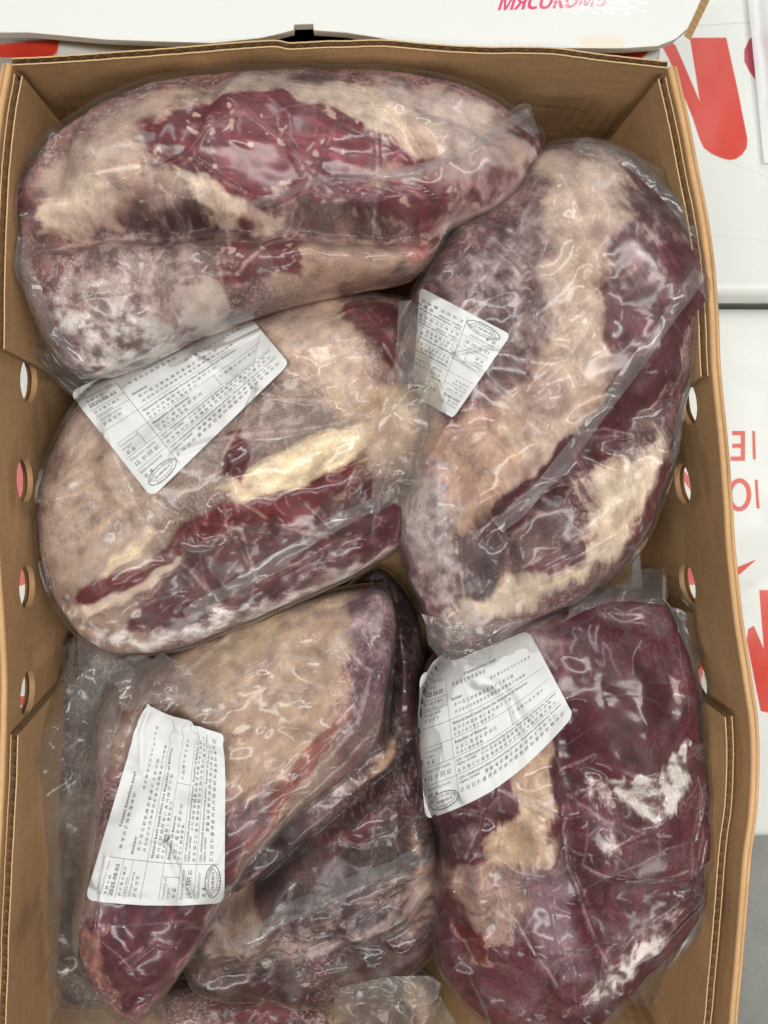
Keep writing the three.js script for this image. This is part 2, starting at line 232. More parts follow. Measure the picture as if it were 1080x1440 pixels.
    for (const f of feats) {
      if (x < f.x0 || x > f.x1 || z < f.z0 || z > f.z1) continue;
      const d = polyDist(x + f.warp * (w1 * 1.3 + w3 * 0.45), z + f.warp * (w2 * 1.3 - w3 * 0.45), f.p) + f.warp * 1.5 * streak, k = f.frost > 0 ? f.frost * sstep(f.soft, -f.soft, d + f.soft * 1.5 * (gr - 0.5) + f.soft * 1.2 * (mott - 0.5)) * (0.12 + 1.05 * sstep(0.28, 0.7, mott) * (0.4 + 0.9 * gr2)) : sstep(f.soft, -f.soft, d);
      if (f.frost === 0 && f.c[0] > 2.3 * f.c[1]) { const e = sstep(5 * U, 0, Math.abs(d - 2 * U)) * sstep(0.4, 0.62, mott) * 0.55; r += (white[0] * 0.75 - r) * e; g += (white[1] * 0.62 - g) * e; b += (white[2] * 0.58 - b) * e; }
      if (k <= 0) continue; const kk = Math.min(1, k), q = f.frost > 0 ? 1 : 0.86 + 0.28 * mott;
      r += (f.c[0] * q - r) * kk; g += (f.c[1] * q - g) * kk; b += (f.c[2] * q - b) * kk;
      if (f.frost > 0) icy = Math.max(icy, kk); else { const lean = f.c[0] > 2.3 * f.c[1]; clear += ((lean ? 1 : 0.35) - clear) * kk; fat += ((lean ? 0 : 1) - fat) * kk; icy *= 1 - kk; }
    }
    // fibre and connective tissue
    const fk = 0.12 + 0.88 * clear * (1 - fat), k2 = (1 + 0.75 * fk * (fibre - 0.5)) * (1 + 0.55 * streak) * (1 + (0.62 - 0.3 * clear) * (gr - 0.5)) * (1 + 0.75 * (mott - 0.5));
    r *= k2; g *= k2 * (fat ? 0.98 + 0.04 * mott : 1); b *= k2 * (1 - 0.12 * fat * (mott - 0.4));
    // marbling flecks in the lean, blood in the fat
    const fl = clear < 0.05 || fat > 0.9 ? 0 : sstep(0.67, 0.74, fbm(X / 15 + w1, Y / 15, Z / 15 + sd + 2, 3)) * clear * (1 - fat) * (o.marble ?? 0.5); r += (white[0] * 0.8 - r) * fl; g += (white[1] * 0.6 - g) * fl; b += (white[2] * 0.55 - b) * fl;
    const bl = fat < 0.02 ? 0 : sstep(0.56, 0.78, fbm(X / 40 + 7, Y / 40, Z / 40 + sd, 4)) * fat * 0.36; r += (b1[0] * 1.5 - r) * bl; g += (b1[1] * 1.7 - g) * bl; b += (b1[2] * 1.6 - b) * bl;
    // rime inside the bag: patchy, with a crystal grain
    const fr = frost * sstep(0.36, 0.66, fbm(X / 75 + 3, Y / 75, Z / 75 + sd, 5)) * (1 - 0.72 * clear) * (0.3 + 1.0 * gr * (0.4 + 1.2 * gr2)); r += (veil[0] - r) * fr; g += (veil[1] - g) * fr; b += (veil[2] - b) * fr;
    const sp = clear > 0.95 ? 0 : sstep(0.57, 0.66, fbm(X * 0.3, Y * 0.3, Z * 0.3 + 5, 2)) * 0.8 * frost * (1 - clear) * sstep(0.42, 0.62, n1); r += (white[0] - r) * sp; g += (white[1] - g) * sp; b += (white[2] - b) * sp;
    // rime caught in the creases of the bag
    for (const l of folds) { if (x < l.x0 || x > l.x1 || z < l.z0 || z > l.z1) continue; const d = (lineDist(x, z, l.p) + (w3 * 2 + w1 * 3) * U * 0.5) / l.w; if (d > 1) continue; const k = l.f * sstep(1, 0.1, Math.abs(d)) * (0.2 + 1.1 * gr2 * (0.4 + gr)) * sstep(0.3, 0.58, mott); r += (white[0] - r) * k; g += (white[1] - g) * k; b += (white[2] - b) * k; }
    const kc = 0.56 + 0.52 * sstep(0.02, 0.34, r * 0.4 + g * 0.5 + b * 0.1); out[0] = r * kc; out[1] = g * kc; out[2] = b * kc * (0.92 + 0.1 * fat);
    const i = (Math.floor(v * TS) * TS + Math.floor(u * TS)) * 4; surf[i] = clamp(255 * (0.28 + 0.14 * fk * fibre + 0.3 * mott + 0.18 * fat + 0.25 * (fr + icy) * gr + 0.22 * gr * (1 - clear)), 0, 255); surf[i + 1] = clamp(255 * (0.42 + 0.2 * mott + 0.35 * Math.max(fr, icy)), 0, 255); surf[i + 3] = 255;
  }, true);
  const sm = new THREE.DataTexture(surf, TS, TS); sm.magFilter = sm.minFilter = THREE.LinearFilter; sm.needsUpdate = true;
  const mm = new THREE.MeshPhysicalMaterial({ map: colorMap, bumpMap: sm, bumpScale: 0.0016, roughnessMap: sm, roughness: 1, ior: 1.4 });
  const [nr, na] = o.small ? [90, 260] : [120, 360];
  const upper = disc(nr, na, Math.PI / 2, (x, z, psi) => shape(x, z, psi, false), 0);
  const lower = disc(24, na, Math.PI / 2, (x, z, psi) => Math.max(0.0045, o.he + tx * (x - cx) + tz * (z - cz) - o.hb * Math.pow(Math.max(0, Math.cos(psi)), 0.6)), 0);
  const li = lower.index.array; for (let i = 0; i < li.length; i += 3) { const t = li[i]; li[i] = li[i + 1]; li[i + 1] = t; } lower.computeVertexNormals();
  put('meat', at(mergeGeometries([upper, lower]), root), mm, root);
  put('plastic_bag', at(disc(nr + 50, na + 160, Math.PI * 0.58, (x, z, psi) => (psi > Math.PI / 2 ? o.he + tx * (x - cx) + tz * (z - cz) - o.hb * 0.6 * Math.pow(-Math.cos(psi), 0.8) : skin(x, z, psi)), 0.0022), root), M.film[o.seed % 2], root);
  if (o.paper) {
    const q = pairs(o.paper), w = 0.105, h = 0.086, rc = 0.05, bow = o.paperBow ?? [0, 0, 0, 0];
    const pt = (u, v) => { const k = Math.sin(Math.PI * u), m = Math.sin(Math.PI * v); return [lerp(lerp(q[0][0], q[1][0], u), lerp(q[3][0], q[2][0], u), v) + bow[0] * k * v + bow[2] * m * (1 - u), lerp(lerp(q[0][1], q[1][1], u), lerp(q[3][1], q[2][1], u), v) + bow[1] * k * v + bow[3] * m * (1 - u)]; };
    const g = grid(70, 56, (u, v) => {
      let U2 = u, V2 = v; const cu = u < rc ? rc : u > 1 - rc ? 1 - rc : u, cv = v < rc * 1.25 ? rc * 1.25 : v > 1 - rc * 1.25 ? 1 - rc * 1.25 : v, du = (u - cu) / rc, dv = (v - cv) / (rc * 1.25), len = Math.hypot(du, dv), mx = Math.max(Math.abs(du), Math.abs(dv));
      if (len > 1e-6 && du && dv) { U2 = cu + du * rc * mx / len; V2 = cv + dv * rc * 1.25 * mx / len; }
      const [px, py] = pt(U2, V2), s = onSkin(px, py), e = Math.max(0, U2 - 0.72) / 0.28, cr = (o.crumple ?? 0) * e * (wf(s[0], s[2], 0.012, 5) + 0.3);
      return [s[0] + (o.crumple ? e * 0.006 * (wf(s[0], s[2], 0.010, 9) - 0.5) : 0), s[1] + 0.0009 + cr + 0.0006 * wf(s[0], s[2], 0.014, 2), s[2], U2 * (o.paperU ?? 1), 1 - V2];
    });
    put('paper_label', at(g, root), M.label, root);
  }
  for (const sl of o.seams ?? []) {
    const pts = smooth(pairs(sl.slice(1)).map(([x, y]) => [x, y]), 60, false), w = sl[0] / 2;
    const g = grid(60, 6, (u, v) => { const i = Math.min(59, Math.floor(u * 60)), t = u * 60 - i, a = pts[i], b = pts[Math.min(60, i + 1)], px = lerp(a[0], b[0], t), py = lerp(a[1], b[1], t), l = Math.hypot(b[0] - a[0], b[1] - a[1]) || 1, k = (v * 2 - 1) * w * (1 + 0.12 * Math.sin(u * 23)), s = onSkin(px - (b[1] - a[1]) / l * k, py + (b[0] - a[0]) / l * k); return [s[0], s[1] + 0.0016 + 0.0007 * Math.sin(v * Math.PI) + 0.0006 * Math.sin(u * 31), s[2], s[0] / 0.2, s[2] / 0.2]; });
    put('bag_seam', at(g, root), M.seam, root);
  }
  for (const tl of o.tails ?? []) put('bag_end', at(sheet(tl.rows.map((r) => r.map((v, i) => (i % 3 === 2 ? v + lift : v))), tl.amp ?? 0.006, tl.size ?? 0.018, o.seed + (tl.s ?? 0), tl.nu ?? 70, tl.nv ?? 50, (x, z, y) => { const d = Math.hypot(x - cx, z - cz) / rad(Math.atan2(z - cz, x - cx)); return d < 1 ? Math.max(y, skinTop(x, z) + 0.0015 + Math.max(0, y - o.he) * 0.03) : y; }), root), tl.k === 2 ? M.milky : M.tail[tl.k ?? 0], root);
  return root;
}
// loose film between rows of [px, py, height]
function sheet(rows, amp, size, k, nu, nv, over) {
  size *= 1.5;
  const cs = rows.map((r) => { const v = []; for (let i = 0; i < r.length; i += 3) { const [x, z] = P(r[i], r[i + 1], r[i + 2]); v.push(new THREE.Vector3(x, r[i + 2], z)); } return new THREE.CatmullRomCurve3(v, false, 'centripetal'); });
  return grid(nu, nv, (u, v) => {
    const c = new THREE.CatmullRomCurve3(cs.map((q) => q.getPoint(u)), false, 'centripetal').getPoint(v), a = c.x + c.y * 0.5, b = c.z - c.y * 0.4;
    const e = Math.min(1, 6 * v + 0.15), h = (wf(a, b, size, k) - 0.5) * amp * 1.2 + (wf(a, b, size * 0.42, k + 7) - 0.5) * amp * 0.35;
    const X = c.x + h * 0.7 * e, Z = c.z + (wf(a, b, size * 0.8, k + 3) - 0.5) * amp * 0.9 * e;
    return [X, over(X, Z, c.y) + Math.abs(h) * 1.4 * e, Z, u * 0.6 + k * 0.1, v * 0.45];
  });
}

// ---------------------------------------------------------------- the setting: floor and the printed cartons that the open box stands among
{
  const f = put('floor', new THREE.PlaneGeometry(8, 8).rotateX(-Math.PI / 2).translate(0, -0.3, 0), M.concrete); f.userData = { kind: 'structure' }; f.geometry.attributes.uv.array.forEach((v, i, a) => { a[i] = v * 10; });
  for (const k of ['map']) { M.concrete[k].wrapS = M.concrete[k].wrapT = THREE.RepeatWrapping; }
}
const RED = '#bd3320';
function carton(label, x0, x1, z0, z1, y, slot, draw, sd) {
  const root = thing('printed_carton', label, 'carton', [(x0 + x1) / 2, -0.3, (z0 + z1) / 2]), w = x1 - x0, h = z1 - z0;
  const t = canvasTex(1024, Math.round(1024 * Math.min(1.9, h / w)), (c, W, H) => {
    c.fillStyle = '#cdcfca'; c.fillRect(0, 0, W, H); const r = rng(sd);
    const q = (px, py) => { const p = P(px, py, y); return [(p[0] - x0) / w * W, (p[1] - z0) / h * H]; };
    const fill = (col, ...a) => { c.fillStyle = col; c.beginPath(); for (let i = 0; i < a.length; i += 2) c[i ? 'lineTo' : 'moveTo'](...q(a[i], a[i + 1])); c.closePath(); c.fill(); };
    const stroke = (col, wd, ...a) => { c.strokeStyle = col; c.lineWidth = wd / w * W; c.beginPath(); for (let i = 0; i < a.length; i += 2) c[i ? 'lineTo' : 'moveTo'](...q(a[i], a[i + 1])); c.stroke(); };
    draw({ fill, stroke, q, c, ring: (px, py, rx, ry, wd) => { const a = q(px, py), b = q(px + rx, py + ry); c.strokeStyle = RED; c.lineWidth = wd / w * W; c.beginPath(); c.ellipse(a[0], a[1], Math.abs(b[0] - a[0]), Math.abs(b[1] - a[1]), 0, 0, 7); c.stroke(); } });
    for (let i = 0; i < 900; i++) { c.fillStyle = `rgba(150,145,130,${0.05 + 0.1 * r()})`; const s = 0.5 + 1.6 * r(); c.fillRect(r() * W, r() * H, s * 2, s); }
  });
  const m = new THREE.MeshPhysicalMaterial({ map: t, bumpMap: M.wb, bumpScale: 0.0028, roughness: 0.42, clearcoat: 0.25, clearcoatRoughness: 0.3 }), side = new THREE.MeshStandardMaterial({ color: 0xcdcfca, roughness: 0.6, side: THREE.DoubleSide });
  const e = 0.012, lift = (x, z) => 0.0022 * (wf(x, z, 0.11, sd) - 0.5) + 0.0012 * (wf(x, z, 0.035, sd + 3) - 0.5);
  const face = (a0, a1, b0, b1, n) => grid(n, n, (u, v) => { const x = lerp(a0, a1, u), z = lerp(b0, b1, v), d = Math.min(x - x0, x1 - x, z - z0, z1 - z), k = clamp(1 - d / e, 0, 1); return [x, y - e * (1 - Math.sqrt(1 - k * k)) + lift(x, z) * (1 - k), z, (x - x0) / w, 1 - (z - z0) / h]; });
  const tops = slot ? [face(x0, slot[0], z0, z1, 60), face(slot[1], x1, z0, z1, 80), face(slot[0], slot[1], z0, slot[2], 40), face(slot[0], slot[1], slot[3], z1, 20)] : [face(x0, x1, z0, z1, 140)];
  put('top_panel', at(mergeGeometries(tops), root), m, root);
  const b = [];
  for (const [ax, az, bx, bz] of [[x0, z0, x1, z0], [x1, z0, x1, z1], [x1, z1, x0, z1], [x0, z1, x0, z0]]) b.push(grid(30, 8, (u, v) => [lerp(ax, bx, u), lerp(-0.3, y - e, v), lerp(az, bz, u)]));
  b.push(new THREE.PlaneGeometry(w, h).rotateX(-Math.PI / 2).translate((x0 + x1) / 2, -0.2995, (z0 + z1) / 2));
  put('side_panel', at(mergeGeometries(b.slice(0, 4)), root), side, root); put('bottom_panel', at(b[4], root), side, root);
  return root;
}
const zB = P(1040, 422, 0)[1], zC0 = P(1040, 431, 0)[1], zC1 = P(1070, 1184, 0)[1], AY = 0.148, xA = P(938, 70, AY)[0], zA = P(400, 62, AY)[1] + 0.004;
const cartonB = carton('white carton with huge red letter beside the far right corner of the box', xA + 0.02, xA + 0.62, zB - 0.46, zB, 0, null, ({ fill, stroke, c, q }) => {
  fill(RED, 971, 52, 1022, 52, 1036, 120, 1051, 196, 1050, 208, 1044, 217, 1036, 223, 1027, 225, 1012, 222, 1000, 216, 990, 208, 984, 195, 975, 165, 940, 80, 925, 52, 950, 62, 985, 143);
  fill('#9c2c3c', 1047, 70, 1054, 55, 1062, 50, 1062, 112, 1054, 100, 1047, 86); fill(RED, 1070, 48, 1140, 48, 1140, 108, 1085, 115);
  stroke('#cfd1cc', 0.002, 1055, 112, 1090, 240); stroke('#b9bbb6', 0.0008, 955, 36, 1080, 30); stroke('#c2c4bf', 0.0007, 988, 212, 1110, 262); stroke('#c2c4bf', 0.0006, 1000, 330, 1110, 342);
}, 21);
{
  const tp = grid(8, 60, (u, v) => { const a = P(lerp(1048, 1078, u) + v * 26, -30 + 260 * v, 0.004); return [a[0], 0.0042 + 0.0012 * Math.sin(Math.PI * u) + 0.0008 * wf(a[0], a[1], 0.02, 2), a[1], u, v]; });
  put('packing_tape', at(tp, cartonB), new THREE.MeshPhysicalMaterial({ color: 0xe9e9ea, transmission: 0.45, thickness: 0, roughness: 0.25, side: THREE.DoubleSide }), cartonB);
}
const cartonC = carton('white carton with red lettering and star along the right of the box', -0.004, 0.52, zC0, zC1, 0, null, ({ fill, stroke, ring }) => {
  fill(RED, 1030, 606, 1048, 606, 1048, 648, 1028, 648, 1028, 642, 1042, 642, 1042, 630, 1030, 630, 1030, 624, 1042, 624, 1042, 612, 1030, 612); fill(RED, 1058, 606, 1062, 606, 1063, 646, 1059, 646);
  ring(1040, 696, 13, 20, 0.0036); fill(RED, 1062, 675, 1066, 675, 1068, 715, 1064, 715); fill(RED, 1085, 606, 1105, 606, 1106, 648, 1085, 648);
  fill(RED, 1036, 798, 1064, 787, 1040, 808, 1034, 808); fill(RED, 1068, 830, 1110, 830, 1120, 1010, 1070, 1000, 1050, 900, 1052, 885, 1060, 880, 1074, 913);
  fill(RED, 962, 662, 985, 690, 975, 694, 958, 672); fill(RED, 960, 780, 1010, 788, 1010, 822, 962, 822); fill(RED, 970, 925, 1006, 930, 1000, 985, 975, 965); fill('#cdcfca', 990, 940, 1010, 990, 980, 990);
}, 33);
const cartonE = carton('white carton with red bands under the left side of the box', -0.52, -0.010, zA + 0.012, zC1, 0, null, ({ fill }) => {
  fill(RED, -60, 630, 60, 630, 60, 760, -60, 740); fill(RED, -60, 800, 60, 792, 60, 815, -60, 848); fill(RED, -60, 982, 60, 978, 60, 990, -60, 996);
}, 45);
const sA = P(370, 20, AY), sB = P(520, 66, AY);
const cartonA = carton('tall white carton with red swoosh and dark hand hole behind the box', -0.46, xA, zA - 0.4, zA, AY, [sA[0], sB[0], sA[1], sB[1]], ({ fill }) => {
  fill(RED, -90, 58, 30, 53, 82, 51, 72, 62, 45, 72, 0, 80, -90, 86); fill(RED, 838, 66, 916, 68, 900, 80, 870, 76);
}, 57);
{
  const root = thing('carton_lid', 'white carton lid with pink lettering lying flat along the far rim', 'carton lid', [P(480, 10, AY)[0], AY + 0.003, P(480, 10, AY)[1]]), y = AY + 0.0035;
  const s = new THREE.Shape(), px = [-120, 46, 40, 45, 150, 55, 300, 60, 366, 53, 396, 46, 412, 42, 413, 34, 441, 33, 442, 42, 486, 45, 530, 52, 560, 58, 650, 66, 770, 67, 880, 67, 925, 64, 950, 54, 968, 38, 996, -28, 1030, -110, -120, -110];
  const pts = pairs(px).map(([a, b]) => P(a, b, y + 0.005)); pts.forEach((p, i) => s[i ? 'lineTo' : 'moveTo'](p[0], -p[1]));
  const x0 = pts[0][0], z0 = pts[pts.length - 1][1], W = 0.5, H = 0.1;
  const t = canvasTex(2048, 410, (c, w, h) => {
    c.fillStyle = '#c9cbc7'; c.fillRect(0, 0, w, h); const r = rng(4);
    const q = (a, b) => { const p = P(a, b, y + 0.005); return [(p[0] - x0) / W * w, (p[1] - z0) / H * h]; };
    const [tx, ty] = q(697, 15); c.save(); c.translate(tx, ty); c.rotate(-0.05); c.fillStyle = '#c2345f'; c.font = 'italic bold 46px sans-serif';
    c.transform(1, 0, -0.12, 1, 0, 0); const word = 'МЯСОКОМБ'; let x = 0; for (let i = 0; i < word.length; i++) { c.globalAlpha = [1, 1, 1, 0.85, 0.7, 0.55, 0.4, 0.3][i]; c.fillText(word[i], x, 0); x += c.measureText(word[i]).width * 1.0 - 3; } c.restore();
    for (let i = 0; i < 160; i++) { const [bx, by] = q(770 + 110 * r() + 30 * r(), -14 + 34 * r()); c.fillStyle = `rgba(220,222,219,${0.3 + 0.6 * r()})`; c.fillRect(bx, by, 2 + 22 * r(), 1 + 4 * r()); }   // rubbed print
    for (let i = 0; i < 240; i++) { const [bx, by] = q(812 + 60 * r(), 50 + 16 * r()); c.fillStyle = `rgba(205,195,175,${0.15 + 0.3 * r()})`; c.fillRect(bx, by, 2 + 14 * r(), 2 + 10 * r()); }
    for (let i = 0; i < 700; i++) { c.fillStyle = `rgba(160,155,140,${0.05 + 0.12 * r()})`; c.fillRect(r() * w, r() * h, 1 + 5 * r(), 1 + 2 * r()); }
  });
  t.wrapS = t.wrapT = THREE.ClampToEdgeWrapping; t.repeat.set(1 / W, 1 / H); t.offset.set(-x0 / W, (z0 + H) / H);
  const g = new THREE.ExtrudeGeometry(s, { depth: 0.005, bevelEnabled: true, bevelSize: 0.0004, bevelThickness: 0.0004, bevelSegments: 2, curveSegments: 4 }).rotateX(-Math.PI / 2).translate(0, y, 0);
  put('lid_panel', at(g, root), [new THREE.MeshStandardMaterial({ map: t, roughness: 0.5 }), new THREE.MeshStandardMaterial({ color: new THREE.Color(0.62, 0.58, 0.5), roughness: 0.8 })], root);
  const a = P(960, 47, y + 0.005), b = P(1000, -36, y + 0.005), fl = [];
  fl.push(grid(220, 2, (u, v) => [lerp(a[0], b[0], u) + 0.0008 + 0.0055 * (1 - v), y - 0.0005 + 0.0050 * v + 0.0007 * Math.sin(u * 60), lerp(a[1], b[1], u) + 0.0008]));
  for (const k of [0.0008, 0.006]) fl.push(grid(20, 2, (u, v) => [lerp(a[0], b[0], u) + k + 0.0005 * v, y + 0.0054 - 0.005 * (k > 0.003 ? 1 : 0) , lerp(a[1], b[1], u) + 0.0008]));
  put('corrugated_edge', at(mergeGeometries(fl), root), M.flute, root);
}

// ---------------------------------------------------------------- the open cardboard box
const BASE = 0.0035;
const box = thing('open_cardboard_box', 'open brown corrugated box packed with bagged beef cuts', 'cardboard box', [0.015, 0.0008, 0.03]);
const pixel = new THREE.Vector3();
const toPx = (p) => { pixel.set(...p).project(camera); return [(pixel.x + 1) * 540, (1 - pixel.y) * 720]; };   // only to find the wall spot of a hand hole once
function wall(rim, base, bow) {
  const R3 = new THREE.CatmullRomCurve3(pairs(rim).map(([x, y]) => { const p = P(x, y, RIM); return new THREE.Vector3(p[0], RIM, p[1]); }), false, 'centripetal');
  const B3 = new THREE.CatmullRomCurve3(pairs(base).map(([x, y]) => { const p = P(x, y, BASE); return new THREE.Vector3(p[0], BASE, p[1]); }), false, 'centripetal');
  R3.arcLengthDivisions = B3.arcLengthDivisions = 400; const L = R3.getLength(), N = 400, ra = R3.getSpacedPoints(N), ba = B3.getSpacedPoints(N);
  const f = (s, t, d) => {
    const k = clamp(s, 0, 1) * N, i = Math.min(N - 1, Math.floor(k)), w = k - i, r = ra[i].clone().lerp(ra[i + 1], w), b = ba[i].clone().lerp(ba[i + 1], w);
    const tan = ra[Math.min(N, i + 4)].clone().sub(ra[Math.max(0, i - 4)]), n = new THREE.Vector3(tan.z, 0, -tan.x).normalize(); if (n.x * (r.x - 0.02) + n.z * (r.z - 0.02) < 0) n.negate();
    const p = b.lerp(r, t), e = Math.sin(Math.PI * clamp(s, 0, 1)), inward = bow * e * (t < 0.56 ? t / 0.56 : (1 - t) / 0.44), wv = 0.0014 * (fbm(p.x * 16, p.z * 16, t * 3 + 2, 2) - 0.5) * e;
    return [p.x + n.x * (d - inward + wv), p.y + 0.0016 * (fbm(p.x * 40, p.z * 40, 7, 2) - 0.5) * t, p.z + n.z * (d - inward + wv)];
  };
  return { f, L };
}
const BASEK = (0.61 - RIM) / (0.61 - BASE), NAD = [500, 640];
const toBase = (rim, k = 0) => pairs(rim).flatMap(([x, y], i, a) => [NAD[0] + (x - NAD[0]) * BASEK, NAD[1] + (y - NAD[1]) * BASEK]);
function holedFace(W, d, holes, nu, nv, H) {           // a wall face with round hand holes, in cells of about 4 mm
  const pos = [], uv = [], idx = [], cut = new Set(), pt = (s, t) => { const p = W.f(s, t, d); pos.push(...p); uv.push(s * W.L, t * H); return pos.length / 3 - 1; };
  const id = (i, j) => j * (nu + 1) + i;
  for (let j = 0; j <= nv; j++) for (let i = 0; i <= nu; i++) pt(i / nu, j / nv);
  const rims = [];
  for (const [s, t, rad] of holes) {
    const ci = Math.round(s * nu), cj = Math.round(t * nv), m = 5, per = [];
    for (let i = ci - m; i < ci + m; i++) for (let j = cj - m; j < cj + m; j++) cut.add(id(i, j));
    for (let k = -m; k < m; k++) per.push([k, -m]); for (let k = -m; k < m; k++) per.push([m, k]); for (let k = m; k > -m; k--) per.push([k, m]); for (let k = m; k > -m; k--) per.push([-m, k]);
    let prev = per.map(([a, b]) => id(ci + a, cj + b)); const ring = [];
    for (let q = 1; q <= 3; q++) {
      const cur = per.map(([a, b]) => { const l = Math.hypot(a, b), ks = rad / (W.L / nu), kt = rad / (H / nv), rag = 1 + 0.05 * (vn(a * 0.9, b * 0.9, s * 40) - 0.5), A = lerp(a, a / l * ks * rag, q / 3), B = lerp(b, b / l * kt * rag, q / 3); return pt((ci + A) / nu, (cj + B) / nv); });
      for (let k = 0; k < per.length; k++) { const k1 = (k + 1) % per.length; idx.push(prev[k], prev[k1], cur[k], prev[k1], cur[k1], cur[k]); } prev = cur; if (q === 3) ring.push(...cur);
    }
    rims.push(ring.map((v) => pos.slice(v * 3, v * 3 + 3)));
  }
  for (let j = 0; j < nv; j++) for (let i = 0; i < nu; i++) if (!cut.has(id(i, j))) { const a = id(i, j), b = a + 1, c = a + nu + 1, e = c + 1; idx.push(a, b, c, c, b, e); }
  return { g: geo(pos, uv, idx), rims };
}
function fullWall(W, holePx, fluted, twin = true) {
  const H = 0.16, T = 0.0034, nu = Math.round(W.L / 0.004), nv = 40, holes = [];
  for (const [hx, hy] of holePx) { let best = 1e9, hs = 0, ht = 0; for (let i = 0; i <= 240; i++) for (let j = 0; j <= 80; j++) { const q = toPx(W.f(i / 240, j / 80, 0)), dd = (q[0] - hx) ** 2 + (q[1] - hy) ** 2; if (dd < best) { best = dd; hs = i / 240; ht = j / 80; } } holes.push([Math.round(hs * nu) / nu, Math.round(ht * nv) / nv, 0.0138]); }
  const inner = holedFace(W, 0, holes, nu, nv, H), outer = holedFace(W, T, holes, nu, nv, H), g = [inner.g, outer.g];
  inner.rims.forEach((r, k) => { const q = outer.rims[k], n = r.length; g.push(grid(n, 1, (u, v) => { const i = Math.round(u * n) % n; return v ? q[i] : r[i]; })); });
  for (const e of [0, 1]) g.push(grid(2, 40, (u, v) => [...W.f(e, v, u * T), u * T, v * H]));
  if (!fluted) g.push(grid(160, 6, (u, v) => { const p = W.f(u, 1, T * (0.5 - 0.5 * Math.cos(Math.PI * v))); return [p[0], p[1] + 0.0016 * Math.sin(Math.PI * v), p[2], u * W.L, H + v * 0.005]; }));
  const m = put('wall', at(mergeGeometries(g), box), M.kraft, box);
  if (fluted) corrugation(W, 0, 1, 0.0001, T - 0.0001, (s) => 1, 1, m);
  if (!twin) return m;
  // the second board folded down outside it
  const o = [grid(160, 30, (u, v) => [...W.f(u, v * 0.986, T + 0.0008), u * W.L, v * H]), grid(160, 30, (u, v) => [...W.f(u, v * 0.986, T + 0.0032), u * W.L, v * H]), grid(160, 4, (u, v) => { const p = W.f(u, 0.986, T + 0.0008 + 0.0024 * v); return [p[0], p[1] + 0.0012 * Math.sin(Math.PI * v), p[2], u * W.L, v * 0.004]; })];
  if (holes.length) { o.length = 0; const a = holedFace({ f: (s, t, d) => W.f(s, t * 0.986, d), L: W.L }, T + 0.0008, holes, nu, nv, H), b = holedFace({ f: (s, t, d) => W.f(s, t * 0.986, d), L: W.L }, T + 0.0032, holes, nu, nv, H); o.push(a.g, b.g, grid(160, 4, (u, v) => { const p = W.f(u, 0.986, T + 0.0008 + 0.0024 * v); return [p[0], p[1] + 0.0012 * Math.sin(Math.PI * v), p[2], u * W.L, v * 0.004]; })); }
  put('outer_board', at(mergeGeometries(o), box), M.kraft, box);
  return m;
}
function corrugation(W, s0, s1, d0, d1, topAt, depth, parent) {   // the wavy sheet between the two liners, seen at a cut edge
  const per = 0.0072, n = Math.round((s1 - s0) * W.L / per * 14), mid = (d0 + d1) / 2, amp = (d1 - d0) / 2 - 0.0004;
  const g = [grid(n, 5, (u, v) => { const s = lerp(s0, s1, u); return W.f(s, topAt(s) - 0.012 * (1 - v) * depth - 0.002, mid + amp * Math.sin(s * W.L / per * 2 * Math.PI)); })];
  const liner = (d) => { const q = (s, k) => { const p = W.f(s, topAt(s), d + k); return p; }; return grid(200, 3, (u, v) => { const s = lerp(s0, s1, u), p = q(s, lerp(-0.00035, 0.00035, v)); return [p[0], p[1] + 0.0002 + 0.0002 * Math.sin(Math.PI * v) + 0.0006 * (fbm(s * 300, d * 900, 2, 2) - 0.5), p[2]]; }); };
  put('corrugation', at(g[0], box), M.flute, parent);
  put('cut_edge', at(mergeGeometries([liner(d0), liner(d1)]), box), M.kraftEdge, parent);
}
const rimL = [18, 92, 4, 170, -6, 300, -9, 450, -8, 620, -2, 740, 6, 860, 10, 980, 8, 1090, 0, 1230, -8, 1440, -14, 1570], rimR = [938, 96, 953, 160, 969, 240, 986, 330, 996, 430, 1001, 530, 1012, 640, 1023, 800, 1031, 870, 1045, 960, 1056, 1050, 1053, 1140, 1044, 1200, 1036, 1300, 1024, 1440, 1006, 1570];
const rimT = [18, 92, 90, 88, 190, 81, 290, 73, 392, 66, 402, 69, 470, 67, 540, 65, 640, 74, 780, 77, 860, 87, 938, 96], rimB = [-14, 1570, 500, 1590, 1014, 1570];
const WL = wall(rimL, [128, 228, 118, 640, 120, 1000, 118, 1330], -0.001), WR = wall(rimR, [828, 234, 886, 640, 912, 1000, 882, 1330], -0.002), WT = wall(rimT, [128, 228, 480, 214, 828, 234], 0.001), WB = wall(rimB, [118, 1330, 882, 1330], 0);
fullWall(WL, [[40, 540], [37, 678], [40, 822], [40, 970]], false); fullWall(WR, [[966, 560], [959, 680], [967, 825], [981, 950]], false); fullWall(WT, [], true, false); fullWall(WB, [], false);
put('bottom_panel', at(new THREE.BoxGeometry(0.41, 0.002, 0.58).translate(0.008, 0.0022, 0.072), box), M.kraft, box);
